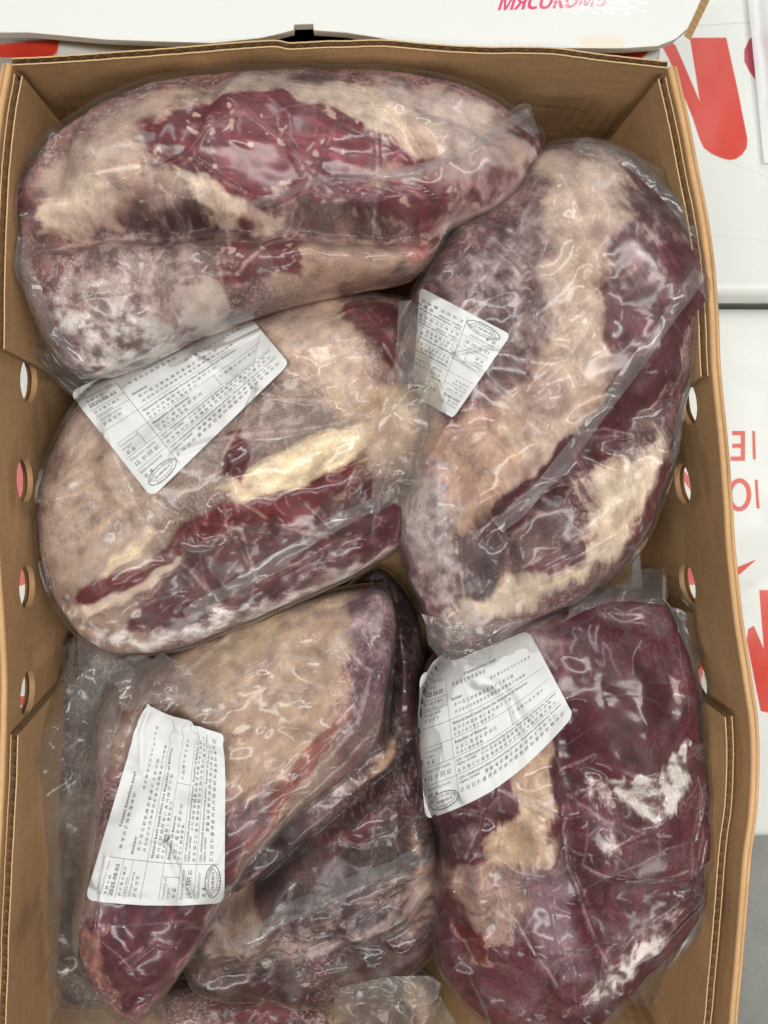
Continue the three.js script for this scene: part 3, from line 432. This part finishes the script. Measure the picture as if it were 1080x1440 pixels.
function cornerFlap(W, s0, s1, slant, top, gap, fray) {    // a folded-in corner panel with its corrugated edge open
  const T = 0.0042, H = 0.16, inS = -(gap + T), end = (t) => s1 + slant * (1 - t), start = (t) => s0 + fray * (1 - t);
  const face = (d) => grid(90, 40, (u, v) => { const t = v * top, s = lerp(start(t), end(t), u); return [...W.f(s, t, d), s * W.L, t * H]; });
  const edge = (g) => grid(2, 40, (u, v) => { const t = v * top; return W.f(g(t), t, inS + u * T); });
  const m = put('corner_flap', at(mergeGeometries([face(inS), face(inS + T), edge(end), edge(start)]), box), M.kraft, box);
  corrugation(W, Math.max(0, start(top)), end(top), inS + 0.0001, inS + T - 0.0001, () => top, 1, m);
}
cornerFlap(WR, 0.006, 0.275, 0.05, 0.985, 0.001, 0); cornerFlap(WL, 0.006, 0.252, 0.03, 0.985, 0.001, 0);
cornerFlap(WR, 0.602, 1, 0, 0.93, 0.005, 0.01); cornerFlap(WL, 0.618, 1, 0, 0.975, 0.001, -0.01);

// ---------------------------------------------------------------- the beef
const MAUVE = [152, 126, 116], PURP = [104, 62, 72], TAN = [192, 166, 148], CREAM = [222, 200, 180], YEL = [228, 206, 170], RED_ = [124, 50, 58], DEEP = [98, 34, 50], ICE = [222, 216, 220, 1.3], ROSE = [176, 150, 134];
beef({ label: 'long marbled beef cut in clear bag lying across the far end', seed: 2, lift: 0.028, he: 0.108, ht: 0.034, hb: 0.05, a: 0.82, b: 0.66, grain: 0.25, base: [[106, 52, 62], [134, 84, 88]], frost: 0.38, marble: 1, pull: 0.35, wrinkle: 1.25,
  out: [28, 298, 42, 250, 80, 203, 132, 165, 195, 136, 262, 118, 335, 110, 430, 107, 530, 108, 605, 118, 672, 138, 720, 165, 757, 195, 754, 235, 728, 270, 682, 302, 630, 324, 616, 350, 590, 382, 520, 397, 440, 415, 390, 429, 330, 448, 268, 472, 200, 507, 130, 530, 96, 515, 70, 470, 48, 420, 34, 380, 36, 340],
  bumps: [[22, -0.026, 36, 330, 150, 318, 300, 316, 460, 322, 560, 324, 640, 318], [60, 0.008, 150, 230, 350, 190, 560, 190, 680, 215], [50, 0.005, 120, 430, 260, 400, 420, 370, 560, 350], [14, -0.006, 560, 175, 600, 245], [20, -0.006, 200, 420, 250, 330, 300, 300]],
  folds: [[5, 0.003, 215, 235, 222, 290, 230, 345, 235, 430], [5, 0.003, 155, 320, 200, 290, 240, 285, 270, 290], [4, 0.003, 265, 285, 240, 340, 215, 370, 190, 440, 150, 500], [4, 0.0025, 300, 300, 310, 360, 318, 430], [4, 0.003, 440, 250, 500, 285, 535, 315], [4, 0.0035, 480, 120, 560, 190, 590, 240], [4, 0.0025, 590, 250, 660, 215, 720, 180], [4, 0.0025, 240, 370, 262, 420, 260, 450], [4, 0.003, 60, 330, 160, 318, 220, 300]],
  feats: [F(ROSE, 22, 14, 40, 290, 60, 230, 150, 160, 260, 118, 420, 108, 445, 150, 330, 160, 215, 190, 210, 230, 258, 268, 180, 305), F(CREAM, 12, 12, 40, 275, 120, 262, 175, 285, 130, 312, 38, 318), F([190, 168, 158], 24, 12, 540, 108, 700, 140, 757, 200, 740, 240, 640, 250, 600, 235, 560, 190, 500, 130), F([206, 184, 164], 12, 10, 418, 120, 500, 112, 560, 150, 620, 205, 640, 242, 605, 240, 540, 198, 470, 165, 430, 150),
    F([134, 58, 72], 5, 5, 213, 180, 262, 166, 320, 138, 400, 136, 425, 152, 470, 162, 520, 195, 590, 222, 640, 250, 720, 232, 742, 238, 700, 285, 620, 308, 540, 302, 480, 285, 400, 290, 350, 292, 300, 266, 240, 242, 215, 222), F(RED_, 6, 7, 213, 185, 262, 168, 295, 175, 300, 248, 262, 246, 222, 228), F([168, 140, 132], 9, 9, 480, 240, 600, 235, 690, 215, 745, 180, 757, 210, 640, 262, 540, 268), F([190, 166, 158], 10, 9, 600, 312, 690, 290, 740, 240, 757, 205, 752, 240, 700, 292, 640, 322),
    F(CREAM, 7, 8, 252, 250, 300, 258, 352, 288, 420, 304, 390, 316, 320, 302, 272, 276), F([172, 138, 118], 14, 12, 420, 328, 560, 322, 610, 342, 560, 385, 450, 405, 380, 405, 390, 360), F([126, 52, 58], 9, 10, 325, 330, 425, 325, 420, 372, 350, 402, 308, 402), F([178, 110, 110], 10, 8, 575, 325, 612, 330, 608, 352, 580, 362), F(CREAM, 8, 10, 268, 408, 312, 402, 305, 440, 262, 448),
    F(ICE, 26, 22, 78, 430, 160, 420, 270, 450, 245, 500, 150, 532, 100, 512), F([200, 190, 192, 0.5], 22, 26, 60, 350, 220, 320, 340, 420, 300, 470, 120, 440), F([196, 186, 190, 0.45], 20, 20, 640, 270, 745, 215, 757, 235, 690, 300, 610, 322)],
  seams: [[13, 348, 294, 400, 275, 440, 258, 520, 250, 565, 246, 640, 220, 700, 185, 742, 158]],
  tails: [{ k: 0, amp: 0.010, size: 0.016, rows: [[44, 336, 0.116, 75, 400, 0.112, 105, 470, 0.108, 150, 528, 0.10], [26, 345, 0.108, 42, 420, 0.095, 75, 495, 0.085, 130, 545, 0.078], [20, 372, 0.095, 22, 440, 0.08, 60, 522, 0.07, 110, 566, 0.064]] }, { k: 1, amp: 0.006, size: 0.012, s: 2, nu: 40, nv: 30, rows: [[660, 190, 0.137, 715, 172, 0.133, 750, 200, 0.12], [700, 172, 0.141, 735, 160, 0.136, 757, 195, 0.12], [738, 148, 0.138, 750, 152, 0.134, 752, 166, 0.13]] }] });

beef({ label: 'rounded beef cut with yellow fat and red strip beside the left wall', seed: 5, lift: 0.012, tilt: [0, 0.14], he: 0.082, ht: 0.046, hb: 0.07, a: 0.8, b: 0.68, grain: -0.5, base: [[158, 130, 118], [134, 100, 98]], frost: 0.32, marble: 0.2, pull: -0.6, wrinkle: 0.9,
  out: [105, 590, 130, 555, 190, 520, 255, 492, 330, 460, 400, 433, 462, 419, 540, 419, 590, 432, 612, 470, 616, 540, 622, 600, 600, 655, 582, 715, 556, 768, 500, 803, 430, 835, 350, 870, 270, 902, 200, 914, 140, 903, 104, 870, 76, 820, 64, 760, 65, 690, 82, 632],
  bumps: [[60, 0.008, 420, 480, 470, 450], [26, -0.006, 320, 715, 480, 680, 560, 640], [34, 0.006, 140, 820, 260, 760, 330, 710], [16, -0.006, 240, 760, 280, 800, 310, 840]],
  folds: [[4, 0.003, 150, 610, 200, 720, 250, 780, 300, 835], [4, 0.0025, 330, 700, 400, 740, 460, 755], [5, 0.004, 480, 550, 505, 600, 540, 650, 530, 720, 555, 690], [5, 0.003, 250, 640, 330, 612, 420, 605, 505, 590], [3, 0.002, 420, 700, 465, 740], [4, 0.003, 540, 480, 570, 530, 520, 600]],
  feats: [F([172, 148, 130], 30, 14, 60, 680, 100, 590, 150, 600, 260, 700, 200, 790, 110, 830, 60, 780), F(TAN, 18, 10, 320, 470, 420, 415, 495, 415, 512, 470, 525, 545, 470, 575, 410, 535), F([116, 50, 60], 12, 10, 482, 418, 560, 415, 604, 460, 600, 540, 560, 562, 545, 505, 500, 450), F([190, 164, 140], 16, 10, 440, 545, 560, 540, 610, 560, 580, 620, 520, 645, 480, 595), F([136, 112, 98], 22, 12, 230, 620, 400, 525, 450, 560, 500, 600, 380, 645, 300, 690, 240, 720), F([150, 132, 122, 0.55], 26, 16, 250, 600, 400, 520, 470, 580, 380, 640, 250, 720),
    F(DEEP, 14, 10, 180, 884, 200, 845, 330, 735, 500, 690, 600, 640, 615, 560, 622, 620, 560, 770, 450, 815, 300, 875), F([112, 66, 72], 14, 14, 230, 850, 330, 745, 500, 700, 540, 740, 430, 800, 300, 850),
    F([124, 38, 48], 5, 6, 106, 838, 130, 815, 215, 790, 262, 738, 322, 703, 400, 698, 450, 668, 505, 648, 484, 690, 430, 732, 330, 737, 250, 782, 200, 817, 150, 842, 110, 852), F(YEL, 6, 7, 312, 684, 380, 640, 460, 608, 508, 594, 518, 630, 500, 652, 450, 672, 400, 692, 340, 704), F(YEL, 6, 6, 148, 802, 190, 758, 216, 736, 228, 745, 202, 777, 162, 806), F(CREAM, 6, 6, 92, 856, 110, 852, 200, 818, 255, 782, 250, 796, 180, 842, 110, 872), F([112, 28, 38], 5, 5, 318, 664, 330, 612, 338, 604, 352, 640, 342, 682),
    F(ICE, 18, 18, 230, 898, 330, 852, 440, 822, 530, 786, 560, 762, 490, 825, 380, 866, 280, 905), F(ICE, 14, 16, 90, 860, 150, 890, 230, 896, 200, 915, 130, 905), F([200, 190, 186, 0.5], 20, 18, 170, 740, 240, 720, 210, 770, 150, 800)],
  paper: [98, 552, 342, 434, 407, 512, 214, 700], paperBow: [0, 0, 0, 0],
  seams: [[20, 262, 866, 320, 830, 400, 782, 470, 736, 520, 712, 556, 696]],
  tails: [{ k: 2, amp: 0.010, size: 0.018, s: 1, rows: [[560, 425, 0.118, 556, 500, 0.132, 532, 600, 0.134, 520, 700, 0.122], [600, 440, 0.116, 596, 510, 0.130, 585, 600, 0.130, 556, 712, 0.114], [612, 462, 0.112, 628, 545, 0.122, 640, 606, 0.118, 560, 722, 0.108]] }] });

beef({ label: 'large purple beef cut with pale fat band along the right wall', seed: 8, lift: 0.030, tilt: [0.12, -0.10], he: 0.084, ht: 0.044, hb: 0.07, a: 0.8, b: 0.66, grain: 1.0, base: [[102, 60, 70], [126, 84, 90]], frost: 0.35, marble: 0.25, pull: -0.9, wrinkle: 0.9,
  out: [560, 470, 600, 380, 640, 325, 700, 282, 755, 222, 800, 210, 860, 222, 905, 258, 945, 310, 986, 372, 984, 450, 955, 540, 938, 610, 922, 690, 893, 760, 862, 800, 808, 840, 740, 872, 690, 905, 640, 922, 606, 892, 586, 832, 562, 772, 552, 735, 576, 660, 590, 600, 580, 530],
  bumps: [[40, 0.006, 780, 260, 800, 420, 750, 600, 660, 720], [26, -0.008, 700, 740, 820, 640, 930, 560], [40, 0.008, 880, 340, 930, 430], [30, 0.006, 860, 700, 780, 800], [22, -0.006, 640, 660, 655, 860]],
  folds: [[4, 0.003, 640, 640, 650, 730, 645, 860], [4, 0.003, 600, 610, 690, 600, 760, 560], [4, 0.003, 670, 760, 740, 700, 830, 660], [4, 0.0025, 700, 880, 760, 820, 840, 780], [4, 0.002, 740, 800, 820, 750]],
  feats: [F([106, 68, 78], 30, 12, 590, 400, 700, 290, 760, 280, 770, 420, 740, 520, 640, 560), F([194, 170, 152], 22, 14, 755, 225, 850, 226, 866, 300, 836, 420, 856, 500, 830, 600, 745, 700, 680, 705, 640, 650, 680, 590, 745, 540, 772, 440, 762, 350), F([114, 62, 74], 16, 10, 850, 330, 900, 305, 978, 365, 976, 430, 930, 540, 850, 605, 850, 520, 838, 430), F([180, 146, 126], 18, 14, 595, 600, 680, 575, 735, 620, 692, 720, 640, 765, 600, 700), F([152, 132, 130], 20, 14, 560, 745, 590, 660, 632, 660, 645, 780, 655, 870, 610, 890),
    F(DEEP, 5, 6, 698, 722, 706, 700, 760, 658, 850, 560, 962, 405, 984, 430, 930, 560, 860, 642, 760, 722, 722, 752), F([218, 198, 174], 14, 12, 826, 665, 900, 636, 934, 612, 905, 740, 850, 805, 760, 856, 680, 900, 636, 890, 700, 832, 790, 790, 822, 735), F([114, 66, 76], 10, 9, 744, 800, 775, 758, 832, 750, 822, 792, 780, 818), F([92, 70, 74], 10, 8, 668, 770, 690, 758, 722, 780, 692, 852, 650, 862), F([112, 40, 54], 12, 9, 892, 740, 940, 640, 962, 560, 980, 500, 940, 720, 880, 800), F([108, 54, 66], 12, 10, 590, 800, 640, 880, 660, 915, 610, 895),
    F([204, 194, 192, 0.5], 26, 22, 560, 720, 640, 640, 660, 860, 610, 890), F([200, 190, 192, 0.5], 24, 24, 850, 300, 920, 310, 900, 420, 860, 400), F([196, 186, 188, 0.4], 30, 24, 600, 400, 760, 260, 760, 480, 660, 560), F(ICE, 14, 14, 610, 880, 700, 880, 690, 912, 640, 925)],
  paper: [637, 588, 580, 556, 590, 404, 718, 471], paperU: 0.5,
  seams: [[20, 982, 384, 930, 460, 868, 546, 790, 650, 742, 704, 700, 742]],
  tails: [{ k: 0, amp: 0.012, size: 0.02, s: 1, rows: [[790, 226, 0.120, 870, 240, 0.126, 925, 290, 0.126, 958, 345, 0.115], [800, 208, 0.112, 885, 216, 0.118, 950, 270, 0.114, 984, 335, 0.106], [780, 203, 0.104, 855, 210, 0.106, 962, 262, 0.104, 996, 316, 0.100]] }, { k: 1, amp: 0.010, size: 0.014, s: 3, nu: 50, nv: 30, rows: [[965, 510, 0.108, 935, 590, 0.106, 915, 650, 0.1], [966, 540, 0.095, 952, 600, 0.09, 930, 655, 0.086], [962, 560, 0.08, 958, 612, 0.075, 936, 660, 0.072]] },
    { k: 0, amp: 0.008, size: 0.013, s: 5, nu: 60, nv: 34, rows: [[592, 862, 0.108, 660, 880, 0.118, 735, 868, 0.116], [602, 905, 0.106, 655, 915, 0.114, 715, 895, 0.112], [612, 930, 0.104, 645, 944, 0.108, 690, 925, 0.107]] }] });

beef({ label: 'dark frosty beef cut at the near end, half under the labelled one', seed: 11, lift: 0.024, tilt: [0, 0.12], he: 0.036, ht: 0.044, hb: 0.03, a: 0.8, b: 0.66, grain: -0.5, base: [[70, 30, 40], [100, 54, 62]], frost: 0.34, marble: 0.3, pull: -0.5, wrinkle: 1.4,
  out: [535, 800, 585, 862, 596, 960, 606, 1060, 620, 1180, 616, 1282, 600, 1332, 540, 1368, 450, 1394, 350, 1390, 285, 1372, 262, 1330, 250, 1250, 260, 1150, 300, 1050, 390, 930, 460, 850],
  bumps: [[14, -0.022, 330, 1270, 440, 1180, 560, 1090, 610, 1060], [10, -0.016, 545, 830, 556, 940, 545, 1040], [26, 0.012, 500, 1290, 560, 1270], [24, 0.012, 590, 1200, 580, 1150], [26, 0.010, 420, 1340, 480, 1330], [40, 0.012, 330, 1310, 460, 1250, 590, 1200], [30, 0.012, 560, 900, 575, 1000], [18, -0.008, 300, 1370, 450, 1330, 600, 1280]],
  folds: [[5, 0.004, 300, 1300, 360, 1220, 420, 1190], [5, 0.004, 320, 1350, 450, 1330, 560, 1280, 610, 1240], [5, 0.003, 380, 1270, 480, 1230, 600, 1190], [4, 0.003, 400, 1300, 470, 1290, 560, 1230]],
  feats: [F([150, 124, 106], 12, 14, 296, 1330, 310, 1250, 362, 1212, 372, 1250, 335, 1335), F([164, 128, 108], 12, 12, 580, 1150, 612, 1225, 604, 1290, 570, 1296, 558, 1250, 584, 1200), F([170, 134, 104], 7, 8, 510, 1105, 552, 1045, 562, 1065, 532, 1104), F([112, 44, 54], 10, 12, 370, 1215, 500, 1150, 590, 1130, 500, 1190, 400, 1230), F([92, 66, 66], 14, 16, 330, 1240, 420, 1190, 500, 1190, 520, 1240, 400, 1290), F([168, 150, 150, 0.6], 20, 22, 290, 1350, 350, 1300, 480, 1260, 600, 1220, 590, 1280, 480, 1320, 360, 1370), F([188, 170, 170, 0.6], 10, 12, 460, 1100, 545, 1070, 560, 1075, 480, 1120), F([74, 30, 40], 14, 12, 545, 830, 590, 900, 590, 1030, 560, 1040)],
  seams: [[24, 330, 1330, 420, 1275, 500, 1240, 610, 1195]] });

beef({ label: 'tan topped beef cut with crumpled upright label in near left corner', seed: 13, lift: 0.040, tilt: [0, 0.16], he: 0.062, ht: 0.040, hb: 0.05, a: 0.82, b: 0.62, grain: -0.8, base: [[150, 116, 106], [118, 62, 76]], frost: 0.35, marble: 0.1, pull: -0.7, wrinkle: 1.0,
  out: [150, 990, 190, 935, 270, 905, 345, 875, 420, 846, 490, 828, 538, 828, 556, 868, 546, 950, 526, 1040, 472, 1092, 422, 1130, 372, 1180, 322, 1250, 284, 1312, 236, 1382, 192, 1425, 160, 1402, 130, 1352, 113, 1300, 128, 1200, 142, 1100],
  bumps: [[60, 0.008, 300, 1000, 420, 920], [20, -0.005, 330, 1140, 420, 1060, 480, 960], [30, 0.006, 200, 1330, 280, 1240]],
  folds: [[4, 0.003, 270, 990, 380, 930, 480, 930, 500, 990], [4, 0.003, 260, 1000, 360, 960, 490, 980], [5, 0.003, 470, 900, 525, 960, 500, 1030, 440, 1090], [4, 0.003, 250, 960, 350, 880, 440, 860], [4, 0.003, 300, 1300, 350, 1210, 420, 1130, 520, 1050], [4, 0.003, 180, 1330, 230, 1290, 260, 1300]],
  feats: [F([178, 152, 130], 20, 12, 230, 935, 400, 856, 505, 838, 505, 920, 482, 1000, 432, 1085, 380, 1120, 330, 1140, 290, 1050, 250, 985), F([172, 144, 122], 12, 10, 300, 1010, 400, 985, 470, 1000, 420, 1085, 350, 1130, 310, 1100), F([198, 174, 146], 14, 14, 300, 905, 420, 855, 480, 850, 400, 910, 300, 950), F([118, 82, 92], 14, 10, 492, 850, 545, 836, 552, 900, 532, 1015, 482, 1065, 488, 960), F([146, 84, 78], 6, 5, 482, 1006, 496, 1010, 440, 1090, 352, 1194, 342, 1168, 420, 1065), F([128, 96, 100], 14, 10, 305, 1135, 380, 1110, 370, 1150, 320, 1180), F([106, 38, 60], 14, 8, 118, 1290, 300, 1160, 345, 1160, 330, 1240, 280, 1310, 230, 1385, 180, 1420), F([150, 96, 92], 12, 10, 115, 1290, 150, 1300, 165, 1400, 135, 1360), F([200, 188, 186, 0.45], 22, 20, 490, 850, 550, 850, 540, 940, 490, 920), F([196, 184, 186, 0.5], 8, 8, 240, 1370, 320, 1240, 430, 1130, 330, 1260, 250, 1390)],
  paper: [196, 1010, 313, 1030, 316, 1272, 120, 1268].length ? [120, 1264, 204, 985, 318, 1030, 316, 1268] : 0, paperBow: [0, 0, 0, 6], crumple: 0.006,
  tails: [{ k: 0, amp: 0.010, size: 0.03, s: 2, rows: [[190, 940, 0.092, 160, 1050, 0.088, 140, 1200, 0.085, 122, 1330, 0.078], [140, 925, 0.07, 120, 1050, 0.064, 100, 1210, 0.058, 95, 1360, 0.05], [105, 960, 0.07, 60, 1070, 0.074, 62, 1230, 0.05, 45, 1400, 0.046], [108, 890, 0.05, 48, 1080, 0.05, 50, 1250, 0.03, 25, 1420, 0.05]] },
    { k: 1, amp: 0.010, size: 0.014, s: 6, nu: 50, nv: 34, rows: [[170, 1000, 0.105, 230, 990, 0.112, 320, 1010, 0.108], [175, 965, 0.102, 230, 960, 0.106, 300, 990, 0.106], [120, 930, 0.085, 200, 920, 0.09, 260, 930, 0.098]] }, { k: 0, amp: 0.008, size: 0.02, s: 9, nu: 40, nv: 40, rows: [[108, 880, 0.06, 110, 940, 0.055, 106, 1000, 0.05], [150, 890, 0.066, 150, 940, 0.06, 140, 985, 0.056], [160, 905, 0.07, 152, 935, 0.066, 142, 960, 0.064]] }] });

beef({ label: 'deep red beef cut with tilted label and white ice in near right corner', seed: 14, lift: 0.046, tilt: [0.1, 0], he: 0.056, ht: 0.044, hb: 0.05, a: 0.8, b: 0.62, grain: 1.45, base: [[100, 18, 44], [108, 28, 54]], frost: 0.1, marble: 0.06, pull: 1.3, wrinkle: 1.1,
  out: [596, 960, 640, 905, 720, 880, 800, 848, 860, 830, 915, 835, 945, 880, 966, 950, 976, 1030, 986, 1100, 991, 1180, 985, 1240, 960, 1292, 912, 1342, 852, 1402, 800, 1440, 740, 1446, 680, 1416, 638, 1380, 613, 1335, 612, 1250, 620, 1180, 600, 1110, 588, 1030],
  bumps: [[20, -0.006, 790, 1030, 800, 1200, 850, 1340], [40, 0.006, 880, 950, 920, 1200], [30, 0.005, 650, 1200, 700, 1330], [22, -0.007, 800, 1110, 900, 1120]],
  folds: [[4, 0.003, 800, 1120, 870, 1090, 960, 1060], [4, 0.003, 800, 1118, 850, 1150, 930, 1160], [4, 0.003, 790, 1130, 800, 1220, 840, 1330, 870, 1380], [4, 0.002, 810, 1210, 870, 1225, 960, 1215], [4, 0.003, 700, 1260, 740, 1320, 780, 1380], [5, 0.0035, 690, 1280, 720, 1300, 720, 1330], [4, 0.003, 850, 1370, 920, 1330, 980, 1260], [4, 0.002, 790, 1090, 830, 1060]],
  feats: [F([128, 92, 92], 26, 20, 600, 960, 720, 885, 820, 850, 790, 920, 760, 1010, 780, 1060, 700, 1120, 620, 1100), F([178, 150, 124], 12, 10, 690, 1125, 735, 1030, 778, 1030, 777, 1150, 772, 1215, 735, 1235, 690, 1225), F([156, 124, 112], 16, 14, 616, 1250, 690, 1210, 745, 1250, 725, 1330, 690, 1330, 650, 1290), F([132, 96, 106], 14, 12, 730, 1220, 792, 1205, 806, 1290, 830, 1360, 765, 1370, 738, 1300), F(DEEP, 8, 8, 680, 1120, 720, 1080, 726, 1140, 690, 1180, 650, 1220, 640, 1200), F([150, 128, 132, 0.7], 12, 12, 640, 1160, 676, 1130, 672, 1180, 648, 1210), F([122, 24, 30], 7, 7, 640, 1320, 676, 1312, 692, 1365, 676, 1372), F([110, 96, 92, 0.8], 14, 16, 740, 885, 860, 835, 925, 832, 920, 852, 830, 868, 770, 900), F([196, 178, 180, 0.35], 24, 24, 700, 900, 800, 860, 780, 930, 720, 960),
    F([222, 216, 218, 1.3], 5, 9, 872, 1096, 928, 1070, 974, 1048, 966, 1092, 940, 1132, 902, 1140, 866, 1126), F([214, 206, 208, 1], 6, 9, 826, 1098, 870, 1090, 880, 1106, 850, 1112, 880, 1126, 860, 1134, 826, 1120), F([200, 188, 192, 0.8], 6, 8, 836, 1140, 856, 1150, 866, 1190, 854, 1210), F(ICE, 14, 14, 846, 1372, 890, 1334, 945, 1320, 940, 1340, 860, 1400, 820, 1420), F([196, 184, 188, 0.6], 18, 20, 880, 1300, 960, 1260, 970, 1290, 900, 1330), F([190, 176, 176, 0.7], 5, 6, 942, 950, 960, 960, 964, 1000, 950, 1000)],
  paper: [590, 948, 744, 888, 806, 1006, 598, 1152], paperBow: [4, 22, -3, 0],
  tails: [{ k: 1, amp: 0.012, size: 0.018, s: 2, rows: [[935, 850, 0.078, 978, 1000, 0.075, 988, 1180, 0.07, 920, 1340, 0.066], [955, 850, 0.06, 998, 1000, 0.055, 1006, 1200, 0.05, 950, 1380, 0.046], [940, 815, 0.04, 996, 1000, 0.036, 1000, 1230, 0.03, 965, 1420, 0.02]] }, { k: 1, amp: 0.014, size: 0.02, s: 7, nu: 50, nv: 50, rows: [[985, 1200, 0.06, 940, 1310, 0.06, 860, 1390, 0.06], [1000, 1230, 0.045, 965, 1340, 0.045, 890, 1410, 0.045], [1004, 1250, 0.02, 985, 1400, 0.02, 900, 1420, 0.03]] }, { k: 0, amp: 0.010, size: 0.016, s: 4, nu: 60, nv: 34, rows: [[780, 880, 0.085, 860, 846, 0.085, 935, 850, 0.08], [800, 850, 0.075, 875, 815, 0.075, 940, 835, 0.068], [830, 835, 0.06, 890, 795, 0.06, 935, 800, 0.055]] }] });

beef({ label: 'low frosty beef cut at the near edge of the box under crumpled film', seed: 19, small: true, ts: 512, lift: 0.032, he: 0.03, ht: 0.030, hb: 0.026, grain: 0.2, base: [[92, 40, 50], [116, 72, 74]], frost: 0.4, pull: 0.2, wrinkle: 1.3,
  out: [110, 1490, 190, 1404, 340, 1378, 480, 1376, 560, 1364, 606, 1384, 630, 1460, 615, 1540, 400, 1560, 240, 1550], bumps: [[20, -0.008, 350, 1400, 500, 1430]], folds: [[4, 0.003, 420, 1420, 520, 1390, 600, 1400]], tails: [{ k: 0, amp: 0.011, size: 0.03, s: 1, nu: 70, nv: 40, rows: [[60, 1330, 0.05, 140, 1390, 0.06, 230, 1410, 0.06], [30, 1390, 0.05, 120, 1440, 0.055, 240, 1450, 0.05], [10, 1440, 0.05, 110, 1500, 0.05, 260, 1500, 0.05]] }, { k: 2, amp: 0.012, size: 0.016, s: 3, nu: 60, nv: 30, rows: [[470, 1392, 0.07, 540, 1375, 0.07, 608, 1372, 0.07], [470, 1430, 0.066, 560, 1420, 0.07, 628, 1400, 0.066], [480, 1480, 0.05, 560, 1480, 0.05, 640, 1460, 0.05]] }], feats: [F([150, 118, 100], 12, 12, 430, 1400, 520, 1380, 540, 1400, 470, 1450), F([168, 140, 122], 12, 12, 560, 1380, 610, 1395, 618, 1440, 570, 1430), F([120, 44, 50], 12, 10, 300, 1430, 420, 1410, 400, 1470, 300, 1480)] });
beef({ label: 'dark beef cut deep in the box below the crumpled label', seed: 22, small: true, ts: 512, lift: 0.02, he: 0.03, ht: 0.026, hb: 0.026, grain: 0.9, base: [[70, 36, 40], [104, 84, 74]], frost: 0.5, pull: 0.9, wrinkle: 1.2,
  out: [96, 900, 200, 870, 320, 880, 330, 980, 240, 1060, 220, 1250, 200, 1400, 120, 1450, 56, 1410, 44, 1250, 50, 1080], bumps: [], folds: [], feats: [F([130, 108, 90], 14, 16, 180, 920, 300, 890, 250, 980, 190, 1000), F([180, 172, 164, 0.5], 16, 16, 160, 910, 250, 900, 220, 960)] });

renderer.render(scene, camera);
